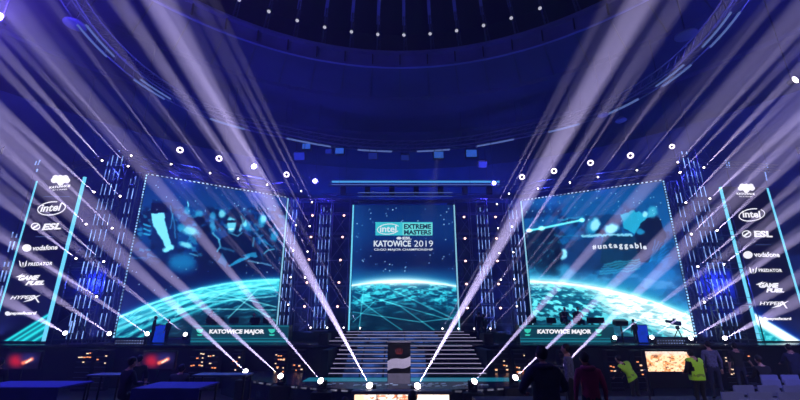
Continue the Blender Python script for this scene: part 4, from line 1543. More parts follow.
# front row
fr = [(245, 371, 19.8, .93), (280, 375.5, 17.9, .90), (320, 380, 16.4, 1.20), (369, 384.5, 15.4, 1.83),
      (418, 385, 15.4, 1.72), (475, 380.5, 16.4, 1.13), (516, 377, 17.1, .95), (557, 371.5, 18.4, .98)]
fl_ = ['big floor light with outward beam, farthest left of the podium row', 'big floor light with outward beam, second from left in the podium row', 'big floor light with outward beam, third from left in the podium row',
       'big floor light just left of the trophy podium, throwing a wide steep beam', 'big floor light just right of the trophy podium, throwing a wide steep beam', 'big floor light right of the stairs, second right of the podium',
       'big floor light partly hidden beside the bulky silhouetted man', 'floor light hidden behind the silhouetted people right of the stairs']
for (sx, sy, Y, sl), lb in zip(fr, fl_):
    p = U(sx, sy, Y)
    e = 1.7 if sl > 1.5 else 1.0
    moving_head(sx, sy, Y, sl, lb, gF, sc=0.7, ang=3.3 if sl > 1.5 else 2.7, E=e, tend=8.0, lensm='lens', riser=p.z - 0.30)
# stage wings
stg = [(65, 333, 24.4, .55), (109, 333.5, 24.4, .66), (147, 333.5, 24.4, .68), (185, 334, 24.4, .79),
       (615, 337.5, 24.4, .75), (652, 337, 24.4, .70), (691, 338, 24.4, .56), (725, 338, 24.4, .51)]
sl_ = ['stage floor light beside the foot of the left banner', 'stage floor light at the foot of the left screen, outer corner', 'stage floor light left of the blue-lit pair of people', 'stage floor light beside the left player desk',
       'stage floor light beside the right player desk', 'stage floor light right of the blue-lit person on stage', 'stage floor light at the outer foot of the right screen', 'stage floor light beside the foot of the right banner']
for (sx, sy, Y, sl), lb in zip(stg, sl_):
    p = U(sx, sy, Y)
    moving_head(sx, sy, Y, sl, lb, gS, sc=0.66, ang=1.7, E=0.95, tend=11, lensm='lens', riser=0.0)
# outer towers
tw = [(94, 192, 25, .90, 'L'), (86, 224, 25, .92, 'L'), (76, 258.5, 25, .78, 'L'), (102, 160.5, 25.4, 1.11, 'L'), (128, 166, 24.0, 1.08, 'L'), (120, 196, 24.0, 1.08, 'L'), (112, 228, 24.0, .97, 'L'), (103.5, 261.5, 24.0, .87, 'L'), (96.5, 296.5, 24.0, .62, 'L'), (131, 155.5, 24.0, 1.15, 'L'),
      (710, 198.5, 25.4, .92, 'R'), (717, 230.5, 25.4, .93, 'R'), (723.5, 264.5, 25.4, .78, 'R'), (704, 167.5, 25.6, 1.03, 'R'), (678, 162, 24.3, 1.09, 'R'), (686, 202.5, 24.3, 1.04, 'R'), (691.5, 234, 24.3, .95, 'R'), (698, 266.5, 24.3, .84, 'R'), (704.5, 302, 24.3, .68, 'R'), (680, 172.5, 24.3, 1.05, 'R')]
tn = ['high on the scaffold beside the {b}, top of its column of three', 'on the scaffold beside the {b}, middle of its column of three', 'on the scaffold beside the {b}, lowest of its column of three', 'below the bent bracket over the {b}, highest near it',
      'at the very top of the outer {s} tower, lower of the two', 'on the outer {s} tower, about a quarter way down', 'on the outer {s} tower at mid height', 'on the outer {s} tower, next above its lowest', 'low on the outer {s} tower', 'at the very top of the outer {s} tower, upper of the two']
for i, (sx, sy, Y, sl, s) in enumerate(tw):
    side = 'left' if s == 'L' else 'right'
    lb = 'small light ' + tn[i % 10].format(b=side + ' banner', s=side)
    moving_head(sx, sy, Y, sl, lb, gT, sc=0.37, ang=1.35, E=0.6 if i % 10 in (4, 9) else 1.1, tend=12, hang=(i % 10 == 3))
# roof line
rf = [(171, 164, 25.2, 1.36), (210, 173, 26.6, 1.38), (238, 178.5, 27.6, 1.58), (267, 184.5, 28.8, 1.65),
      (637, 170, 26.0, 1.22), (598, 177, 27.4, 1.38), (570, 182.5, 28.2, 1.57), (538, 188.5, 29.2, 1.7)]
for i, (sx, sy, Y, sl) in enumerate(rf):
    side = 'left' if i < 4 else 'right'
    moving_head(sx, sy, Y, sl, f'small hanging light above the {side} video screen, {ORD[i % 4]} from its outer end', gR, sc=0.37, ang=1.2, E=0.6, tend=13, hang=True)
# inner columns
inn = [(301, 191, 29.8, 1.9), (296, 225, 29.8, 1.56), (293, 250.5, 29.8, 1.43), (290.5, 277, 29.8, 1.28), (288, 304.5, 29.8, 1.15),
       (312, 202, 29.9, 2.05), (309.5, 226, 29.9, 1.95), (307.5, 251.5, 29.9, 2.0), (305, 277.5, 29.9, 1.47),
       (509, 193.5, 29.8, 1.9), (512, 226.5, 29.8, 1.66), (513.5, 252, 29.8, 1.53), (514.5, 279, 29.8, 1.28), (517, 306, 29.8, 1.2),
       (497, 204, 29.9, 1.85), (498, 228, 29.9, 1.85), (499.5, 253, 29.9, 1.85), (501, 279.5, 29.9, 1.7)]
for i, (sx, sy, Y, sl) in enumerate(inn):
    side = 'left' if i < 9 else 'right'
    j = i % 9
    if j < 5: lb = f'small light at the inner edge of the {side} video screen, {ORD[j]} from the top'
    else: lb = f'small light in the scaffold between {side} and centre screens, {ORD[j-5]} from the top'
    bright = 2.1 if (sx, sy) in ((293, 250.5), (513.5, 252), (305, 277.5), (296, 225)) else 0.8
    moving_head(sx, sy, Y, sl, lb, gC, sc=0.35, ang=1.6 if bright > 1 else 1.2, E=0.65 * bright, tend=12)
# back floor row
bf = [(310.5, 327.5, 30, 1.05), (327, 327.5, 30, 1.17), (343.5, 327.5, 30, 1.2), (360, 328, 30, 1.72), (442.5, 328.5, 30, 1.72), (458.5, 328.5, 30, 1.18), (474.5, 328.5, 30, 1.1), (490.5, 328.5, 30, 1.04)]
for i, (sx, sy, Y, sl) in enumerate(bf):
    side = 'left' if i < 4 else 'right'
    k = i if i < 4 else 7 - i
    moving_head(sx, sy, Y, sl, f'small light on the dais {side} of centre, {ORD[k]} from the outer end', gB, sc=0.35, ang=1.3, E=0.45, tend=12)

# small par lamps on the back scaffold
pars = [(312.5, 215.5), (344, 215.5), (311, 237), (342.5, 237), (309, 259.5), (340.5, 260), (307, 282.5), (339, 282.5), (304.5, 306.5), (337.5, 306.5),
        (464, 217), (495.5, 217), (465, 238.5), (496.5, 238.5), (465.5, 261), (497.5, 261), (466.5, 284), (498.5, 284), (467.5, 308), (500.5, 308)]
pproto = None
cn = ['outer', 'inner']
for i, (px, py) in enumerate(pars):
    p = U(px, py, 31.6)
    side = 'left' if i < 10 else 'right'
    col = i % 2 if i < 10 else 1 - i % 2
    lb = f'{"pinkish" if i < 10 else "warm"} round lamp on the {side} back scaffold, {cn[col]} column, {ORD[(i % 10) // 2]} from the top'
    T = thing('par_lamp', lb, 'stage light', p, group='round lamps on the back scaffold')
    if pproto is None:
        can = MB().lathe([(0.0, 0.26), (0.09, 0.25), (0.12, 0.18), (0.135, 0.0), (0.12, 0.0), (0.115, 0.02)], 12, T=Matrix.Rotation(-PI / 2, 4, 'X')).build('can', M['housing'])
        lens = MB().sphere((0, -0.01, 0), (0.092, 0.05, 0.08), 12, 6).build('lens', M['par_lens'], smooth=True)
        yk = MB().box((0, 0.1, -0.16), (0.3, 0.05, 0.03)).box((-0.15, 0.1, -0.08), (0.02, 0.05, 0.18)).box((0.15, 0.1, -0.08), (0.02, 0.05, 0.18)).build('yoke', M['housing'])
        pproto = (can, lens, yk)
        use = pproto
    else:
        use = [o.copy() for o in pproto]
        for o in use: COL.objects.link(o)
    for o in use: o.parent = T

# halo ring lamps above the side screens
halo = [(180, 150, 26.5, 'left'), (219, 158.5, 27.8, 'left'), (286.5, 174.5, 30, 'left'), (672, 146.5, 26, 'right'), (630.5, 155.5, 27.4, 'right'), (590.5, 162.8, 28.6, 'right'), (554, 171, 29.4, 'right'), (522, 177, 30.2, 'right')]
hc = {'left': 0, 'right': 0}
for px, py, Y, side in halo:
    p = U(px, py, Y)
    T = thing('ring_lamp', f'glowing ring-shaped lamp above the {side} video screen, {ORD[hc[side]]} from its outer end', 'stage light', p, group='ring lamps above the side screens')
    hc[side] += 1
    Q = (V((0, 0, CAMZ)) - p).normalized().to_track_quat('Z', 'Y').to_matrix()
    MB().torus((0, 0, 0), 0.17 if px != 672 else 0.12, 0.055, 20, 8, Q).build('glowing_ring', M['ring'], T, smooth=True)
    MB().sphere((0, 0.1, 0.0), (0.14, 0.14, 0.14), 10, 8).build('housing', M['housing'], T)
    MB().tube((0, 0.1, 0.1), (0, 0.1, 21.6 - p.z), 0.018, n=4).build('hanging_rod', M['darktruss'], T)

# bright blue wash lamps
wash = [(254, 166.5, 29, 'above the inner half of the left video screen', 0.20, 1.0), (315, 181, 30.5, 'left of the long glowing tube truss', 0.17, 0.9), (494, 183, 30.5, 'right of the long glowing tube truss', 0.15, 0.8)]
for px, py, Y, lb, r, e in wash:
    p = U(px, py, Y)
    T = thing('blue_wash_light', f'dazzling violet-blue wash lamp {lb}', 'stage light', p)
    MB().lathe([(0.0, 0.32), (0.18, 0.3), (0.24, 0.1), (0.24, 0.0), (0.2, 0.0)], 16, T=Matrix.Rotation(-PI / 2, 4, 'X')).build('housing', M['housing'], T)
    MB().sphere((0, -0.02, 0), (r, 0.08, r), 14, 8).build('lens', M['blue_lens'], T, smooth=True)
    MB().tube((0, 0.15, 0.2), (0, 0.15, 21.6 - p.z), 0.02, n=4).build('hanging_rod', M['darktruss'], T)
    lamp('wash_glow', 'POINT', p + V((0, -0.4, 0)), 700 * e, (0.07, 0.06, 1.0), size=0.15)
p = U(-2, 17, 13)
T = thing('blue_wash_light', 'dazzling violet wash lamp in the extreme top left corner', 'stage light', p)
MB().lathe([(0.0, 0.32), (0.18, 0.3), (0.24, 0.1), (0.24, 0.0), (0.2, 0.0)], 16, T=Matrix.Rotation(-PI / 2, 4, 'X')).build('housing', M['housing'], T)
MB().sphere((0, -0.02, 0), (0.2, 0.1, 0.2), 14, 8).build('lens', M['blue_lens'], T, smooth=True)
MB().tube((0, 0.15, 0.2), (0, 0.15, 21.6 - p.z), 0.02, n=4).build('hanging_rod', M['darktruss'], T)
lamp('wash_glow', 'POINT', p + V((0.1, -0.4, 0)), 3800, (0.13, 0.07, 1.0), size=0.15)
p = U(795, 80, 16)
T = thing('white_spot_lamp', 'small white spot lamp near the right picture edge high above the banner', 'stage light', p)
MB().lathe([(0.0, 0.3), (0.12, 0.28), (0.15, 0.0), (0.12, 0.0)], 14, T=Matrix.Rotation(-PI / 2, 4, 'X')).build('housing', M['housing'], T)
MB().sphere((0, -0.02, 0), (0.1, 0.06, 0.17), 12, 8, R=Matrix.Rotation(-0.4, 3, 'Y')).build('lens', M['lens_small'], T, smooth=True)
MB().tube((0, 0.15, 0.1), (0, 0.15, 21.4 - p.z), 0.02, n=4).build('hanging_rod', M['darktruss'], T)
lamp('added_violet_glow', 'POINT', U(812, 62, 17), 1300, (0.10, 0.09, 1.0), size=0.3)  # added beyond the right edge, tints the haze blue

# blue washes lighting the hall: lamps added without fixtures near the surfaces they light
B = (0.015, 0.10, 1.0)
for x in (-9, -3, 3, 9):
    lamp('blue_wall_wash', 'SPOT', (x, 38.5, 12.5), 1500, B, target=(x, 43.5, 16.5), angle=130, blend=1)
for px, py, e in ((110, 108, 1500), (170, 112, 1700), (40, 60, 1300), (675, 118, 1500), (735, 98, 1100), (620, 128, 700), (200, 145, 1200), (600, 150, 900)):
    r_ = ray(px, py)
    hit = UZ(px, py, 21.4)
    if (hit - RC).xy.length > 38: hit = UT(px, py, 36)
    e *= (0.34 if px < 400 else 0.2)
    lamp('blue_ceiling_wash', 'SPOT', hit * 0.0 + V((hit.x * 0.9, hit.y * 0.9, hit.z - 5)), e, B, target=hit, angle=100, blend=1)
lamp('blue_roof_fill', 'SPOT', (0, 27, 18.0), 90, (0.03, 0.06, 1.0), target=(0, 24, 23), angle=140, blend=1)
lamp('blue_roof_fill', 'SPOT', (-13, 22, 18.0), 70, (0.03, 0.06, 1.0), target=(-12, 20, 23), angle=140, blend=1)
lamp('blue_roof_fill', 'SPOT', (13, 22, 18.0), 50, (0.03, 0.06, 1.0), target=(12, 20, 23), angle=140, blend=1)
for x, y in ((-21, 22.8), (-16, 22.8), (21.5, 23), (16, 23)):
    lamp('blue_side_fill', 'SPOT', (x * 1.0, y - 1, 2.6), 2200, (0.10, 0.15, 1.0), target=(x * 1.03, y + 3, 8), angle=95, blend=1)
for x in (-20.5, -17, 17.5, 21.5):
    lamp('blue_scaffold_fill', 'POINT', (x, 27.0, 6), 200, (0.08, 0.14, 1.0), size=0.2)
for px, py, Y in ((190, 168, 26.5), (262, 182, 29), (600, 172, 28), (545, 184, 29.6), (105, 160, 24.5), (700, 160, 25)):
    lamp('violet_truss_fill', 'POINT', U(px, py + 6, Y - 0.8), 170, (0.06, 0.09, 1.0), size=0.1)  # added fill for the roof trusses and the haze around them
for x in (-6.5, 7.2):
    lamp('blue_side_fill', 'SPOT', (x, 27.5, 2.6), 1800, (0.10, 0.16, 1.0), target=(x, 32, 8), angle=90, blend=1)
lamp('blue_audience_fill', 'SPOT', (-10, 17, 10), 2600, (0.06, 0.08, 1.0), target=(-8, 9, 0), angle=75, blend=1)  # added fill, tints the tables at lower left blue
lamp('blue_audience_fill', 'SPOT', (12.5, 8.6, 5.2), 900, (0.24, 0.24, 1.0), target=(11, 10.6, 1), angle=100, blend=1)  # added fill to brighten the chairs at lower right
lamp('podium_fill', 'SPOT', (1.5, 14.0, 9.5), 3800, (0.9, 0.85, 1.0), target=(0.1, 18.3, 1.6), angle=16, blend=0.7)  # added without a fixture to brighten the podium's white wave
lamp('white_people_fill', 'SPOT', (6, 2, 9), 1300, (0.8, 0.72, 1.0), target=(7, 10.5, 1), angle=50, blend=1)  # added unseen white fill on the people at right

# ------------------------------------------------------------------ people
DEF = dict(pelvis=(0, 0, .95), spine=(0, 0.01, 1.14), chest=(0, 0, 1.34), neck=(0, 0.0, 1.49), skull=(0, 0.02, 1.56),
           hipL=(-.10, 0, .90), kneeL=(-.11, .02, .50), ankL=(-.12, -.01, .09), toeL=(-.13, .15, .04),
           hipR=(.10, 0, .90), kneeR=(.11, .02, .50), ankR=(.12, -.01, .09), toeR=(.13, .15, .04),
           shL=(-.185, 0, 1.42), elL=(-.25, -.02, 1.14), wrL=(-.26, .07, .90),
           shR=(.185, 0, 1.42), elR=(.25, -.02, 1.14), wrR=(.26, .07, .90))
RAD = dict(pelvis=.145, spine=.13, chest=.15, neck=.062, skull=.062, hipL=.095, kneeL=.062, ankL=.043, toeL=.035, hipR=.095, kneeR=.062, ankR=.043, toeR=.035,
           shL=.072, elL=.047, wrL=.03, shR=.072, elR=.047, wrR=.03)
EDG = [('pelvis', 'spine', 'T'), ('spine', 'chest', 'T'), ('chest', 'neck', 'T'), ('neck', 'skull', 'S'), ('pelvis', 'hipL', 'L'), ('hipL', 'kneeL', 'L'), ('kneeL', 'ankL', 'L'), ('ankL', 'toeL', 'F'),
       ('pelvis', 'hipR', 'L'), ('hipR', 'kneeR', 'L'), ('kneeR', 'ankR', 'L'), ('ankR', 'toeR', 'F'), ('chest', 'shL', 'T'), ('shL', 'elL', 'U'), ('elL', 'wrL', 'A'), ('chest', 'shR', 'T'), ('shR', 'elR', 'U'), ('elR', 'wrR', 'A')]
SIT = dict(pelvis=(0, 0, .52), spine=(0, 0.03, .72), chest=(0, 0.04, .92), neck=(0, 0.05, 1.07), skull=(0, 0.08, 1.14),
           hipL=(-.10, .03, .50), kneeL=(-.13, .44, .50), ankL=(-.13, .42, .09), toeL=(-.13, .57, .04),
           hipR=(.10, .03, .50), kneeR=(.13, .44, .50), ankR=(.13, .42, .09), toeR=(.13, .57, .04),
           shL=(-.185, .04, 1.0), elL=(-.24, .12, .76), wrL=(-.16, .36, .76), shR=(.185, .04, 1.0), elR=(.24, .12, .76), wrR=(.16, .36, .76))


def add_hand(mb, el, wr, side, r=1.0):
    d = (wr - el).normalized()
    up_ = V((0, 0, 1)) if abs(d.z) < 0.9 else V((0, 1, 0))
    sx = d.cross(up_).normalized()
    nz = sx.cross(d).normalized()
    R = Matrix((sx, d, nz)).transposed()
    mb.sphere(wr + d * 0.045, (0.04, 0.055, 0.018), 10, 6, 3, R)
    for k, L in enumerate((0.066, 0.074, 0.070, 0.055)):
        o = wr + d * 0.085 + sx * (-0.027 + 0.018 * k)
        m_ = o + d * L * 0.5 - nz * 0.008
        e = m_ + (d * 0.75 - nz * 0.6).normalized() * L * 0.5
        mb.tube(o - d * 0.015, m_, 0.0095, 0.0085, 6, 3)
        mb.tube(m_, e, 0.0085, 0.006, 6, 3)
    t0 = wr + d * 0.025 - sx * side * 0.03
    t1 = t0 + (d * 0.6 - sx * side * 0.8).normalized() * 0.035
    mb.tube(t0, t1, 0.012, 0.010, 6, 3); mb.tube(t1, t1 + (d * 0.95 - nz * 0.3).normalized() * 0.03, 0.010, 0.007, 6, 3)


def person(label, loc, rz=0, pose=None, sit=False, top='dark_cloth', legs='jeans', skin='skin', hair='hair', sc=1.0, head=(0, 0), sleeves='long', fat=1.0, vest=False, hood=False, subdiv=2, cap=False):
    J = dict(DEF)
    if sit: J.update(SIT)
    if pose: J.update(pose)
    J = {k: V(v) for k, v in J.items()}
    names = list(J)
    me = bpy.data.meshes.new('p')
    me.from_pydata([tuple(J[k]) for k in names], [(names.index(a), names.index(b)) for a, b, _ in EDG], [])
    ob = bpy.data.objects.new('p', me)
    COL.objects.link(ob)
    md = ob.modifiers.new('s', 'SKIN')
    md.use_smooth_shade = True
    for i, k in enumerate(names):
        sv = me.skin_vertices[0].data[i]
        r = RAD[k] * (fat if k in ('pelvis', 'spine', 'chest', 'shL', 'shR', 'elL', 'elR', 'hipL', 'hipR') else 1)
        if k in ('pelvis', 'spine', 'chest'):
            sv.radius = (r * 1.12, r * 0.78)
        else:
            sv.radius = (r, r)
        sv.use_root = (k == 'pelvis')
    m2 = ob.modifiers.new('u', 'SUBSURF'); m2.levels = subdiv; m2.render_levels = subdiv
    dg = bpy.context.evaluated_depsgraph_get()
    ev = bpy.data.meshes.new_from_object(ob.evaluated_get(dg))
    nv = len(ev.vertices)
    co = np.zeros(nv * 3); ev.vertices.foreach_get('co', co); co = co.reshape(-1, 3)
    faces = [tuple(p_.vertices) for p_ in ev.polygons]
    bpy.data.objects.remove(ob); bpy.data.meshes.remove(me)
    # bone per face
    cen = np.array([co[list(f)].mean(0) for f in faces])
    best = np.full(len(faces), 1e9); kind = np.zeros(len(faces), int); along = np.zeros(len(faces))
    for e, (a, b, t_) in enumerate(EDG):
        A, B_ = np.array(J[a]), np.array(J[b])
        dd = B_ - A; L = (dd ** 2).sum() + 1e-9
        t = np.clip(((cen - A) @ dd) / L, 0, 1)
        dist = np.linalg.norm(cen - A - t[:, None] * dd, axis=1) - 0.5 * (RAD[a] * (1 - t) + RAD[b] * t)
        m = dist < best
        best[m] = dist[m]; kind[m] = e; along[m] = t[m]
    kmap = {'T': 0, 'U': 0, 'A': 0 if sleeves == 'long' else 3, 'L': 1, 'F': 2, 'S': 3}
    mi = []
    for e, t in zip(kind, along):
        a, b, t_ = EDG[e]
        x = kmap[t_]
        if t_ == 'T' and b == 'neck' and t > 0.8: x = 3
        if a == 'pelvis' and b == 'spine' and t < 0.12: x = 1
        if t_ == 'A' and t > 0.96: x = 3
        mi.append(x)
    mb = MB()
    mb.v = [tuple(v) for v in co]; mb.f = list(faces); mb.mi = list(mi)
    # head
    sk = J['skull']; yaw, nod = head
    Rh = Matrix.Rotation(yaw, 3, 'Z') @ Matrix.Rotation(nod, 3, 'X')
    hc_ = sk + Rh @ V((0, 0.015, 0.085))
    k0 = len(mb.v)
    mb.sphere(hc_, (0.076, 0.096, 0.118), 20, 16, 3, Rh)
    # jaw narrowing, nose, ears, eyes, mouth
    for i in range(k0, len(mb.v)):
        lp = Rh.inverted() @ (V(mb.v[i]) - hc_)
        if lp.z < -0.02:
            s_ = 1 - 0.35 * min(1, (-0.02 - lp.z) / 0.1)
            lp.x *= s_
            if lp.y > 0: lp.y *= 1.0
            else: lp.y *= (1 - 0.3 * min(1, (-0.02 - lp.z) / 0.08))
        mb.v[i] = tuple(hc_ + Rh @ lp)
    mb.sphere(hc_ + Rh @ V((0, 0.097, -0.012)), (0.012, 0.018, 0.026), 8, 6, 3, Rh)
    for s_ in (-1, 1):
        mb.sphere(hc_ + Rh @ V((s_ * 0.077, 0.0, -0.005)), (0.010, 0.02, 0.03), 8, 6, 3, Rh)
        mb.sphere(hc_ + Rh @ V((s_ * 0.03, 0.086, 0.008)), (0.011, 0.007, 0.006), 8, 6, 4, Rh)
        mb.tube(hc_ + Rh @ V((s_ * 0.016, 0.09, 0.026)), hc_ + Rh @ V((s_ * 0.045, 0.08, 0.027)), 0.004, n=5, mi=5)
    mb.tube(hc_ + Rh @ V((-0.02, 0.088, -0.053)), hc_ + Rh @ V((0.02, 0.088, -0.053)), 0.005, n=5, mi=6)
    add_hand(mb, J['elL'], J['wrL'], -1); add_hand(mb, J['elR'], J['wrR'], 1)
    T = thing('person', label, 'person', loc, rz)
    T.scale = (1, 1, 1)
    S_ = Matrix.Scale(sc, 3)
    mb.v = [tuple(S_ @ V(v)) for v in mb.v]
    mm = [M[top], M[legs], M['shoe'], M[skin], M['eye'], M['hair'], M['lip']]
    mb.build('body', mm, T, smooth=True)
    # hair
    hb = MB()
    if cap:
        hb.sphere(hc_ + Rh @ V((0, -0.004, 0.02)), (0.086, 0.106, 0.108), 16, 12, 0, Rh)
        hb.box(hc_ + Rh @ V((0, 0.12, 0.045)), (0.13, 0.10, 0.012), R=Rh)
    else:
        hb.sphere(hc_ + Rh @ V((0, -0.02, 0.028)), (0.084, 0.098, 0.104), 16, 12, 0, Rh)
    hb.v = [tuple(S_ @ V(v)) for v in hb.v]
    hb.build('cap' if cap else 'hair', M[hair], T, smooth=True)
    if hood:
        h2 = MB().torus(J['neck'] + V((0, -0.02, 0.0)), 0.095, 0.045, 16, 8)
        h2.v = [tuple(S_ @ V(v)) for v in h2.v]
        h2.build('hood', M[top], T, smooth=True)
    if vest:
        ok = [(EDG[e][2] == 'T' and not (EDG[e][1] == 'neck' and t > 0.45)) or EDG[e][0] == 'pelvis' or (EDG[e][0] in ('hipL', 'hipR') and t < 0.6) for e, t in zip(kind, along)]
        vn = np.zeros((nv, 3))
        for f in faces:
            q = co[list(f)]
            nn_ = np.cross(q[1] - q[0], q[2] - q[0])
            for v in f: vn[v] += nn_
        vn /= (np.linalg.norm(vn, axis=1)[:, None] + 1e-9)
        c2 = co + vn * 0.022
        used = sorted({v for f, o_ in zip(faces, ok) if o_ for v in f})
        mp = {v: i for i, v in enumerate(used)}
        vb = MB()
        vb.v = [tuple(S_ @ V(c2[v])) for v in used]
        ax = J['chest'] - J['pelvis']; axl = ax.length
        for f, o_, cc in zip(faces, ok, cen):
            h_ = (V(cc) - J['pelvis']).dot(ax) / (axl * axl)
            if o_:
                vb.f.append(tuple(mp[v] for v in f))
                h_ = (V(cc) - J['pelvis']).dot(ax) / (axl * axl)
                vb.mi.append(1 if (0.18 < h_ < 0.28 or 0.5 < h_ < 0.58) else 0)
        vo = vb.build('safety_vest', [M['hivis'], M['reflective']], T, smooth=True)
        bm = bmesh.new(); bm.from_mesh(vo.data)
        bmesh.ops.bisect_plane(bm, geom=bm.verts[:] + bm.edges[:] + bm.faces[:], plane_co=(J['pelvis'] - ax * 0.12) * sc, plane_no=ax.normalized(), clear_inner=True)
        bm.to_mesh(vo.data); bm.free()
    return T


M['eye'] = mat('eye_dark', (30, 26, 26), 0.3, 0, 0.05, 5)
M['lip'] = mat('lip', (150, 90, 85), 0.5, 0, 0.05, 5)


def at(px, py_head, Y, z):
    p = U(px, 340, Y)
    return V((p.x, Y, z))


def stand_sc(py_head, Y, z):
    """scale so that the top of the head is seen at py_head"""
    return (U(400, py_head, Y).z - z) / 1.765


DAIS = ZS
person('person in dark clothes on stage right of the centre screen, left of the two', at(480.5, 0, 27, ZS), 0, sc=stand_sc(311, 27, ZS) * 0.98)
person('person in dark clothes standing on stage right of the centre screen, right of the two', at(485, 0, 27.4, ZS), 0.5, sc=stand_sc(314, 27.4, ZS))
# left wing pair with blue panel
person('dark figure on the left stage wing, left of the glowing blue panel', at(151.5, 0, 24.9, ZS), -1.2, sc=stand_sc(316, 24.9, ZS), pose=dict(elR=(.24, .1, 1.15), wrR=(.16, .34, 1.2)))
person('dark figure on the left stage wing, right of the glowing blue panel', at(166, 0, 24.9, ZS), 1.4, sc=stand_sc(319, 24.9, ZS))
for px, lb, w_ in ((158.5, 'glowing blue panel between the two figures on the left stage wing', 0.75), (644, 'glowing blue panel beside the dark figure on the right stage wing', 0.62)):
    p = at(px, 0, 25.7, ZS)
    T = thing('light_board', lb, 'display', p)
    MB().box((0, 0, 0.55), (w_, 0.06, 1.0), bev=0.01).build('lit_panel', mat('blue_lit_' + str(int(px)), (20, 50, 190), 0.5, 0, 0.5, 2.5, emit=(24, 70, 220), es=0.55), T)
    MB().box((0, 0.05, 0.55), (w_ + 0.08, 0.05, 1.08)).box((0, 0.1, 0.03), (w_, 0.5, 0.06)).build('frame', M['black'], T)
person('dark figure standing on the right stage wing between player desk and blue panel', at(636.5, 0, 24.9, ZS), 0.3, sc=stand_sc(319, 24.9, ZS))
p = at(623, 0, 24.9, ZS)
T = thing('host_lectern', 'small dark lectern with a slanted top right of the right player desk', 'lectern', p)
MB().tube((0, 0, 0), (0, 0, 1.1), 0.05).box((0, 0, 0.02), (0.5, 0.5, 0.04)).build('stand', M['black'], T)
MB().box((0, 0, 1.2), (0.75, 0.4, 0.3), R=Matrix.Rotation(0.3, 3, 'X'), bev=0.02).build('top', M['desk'], T)

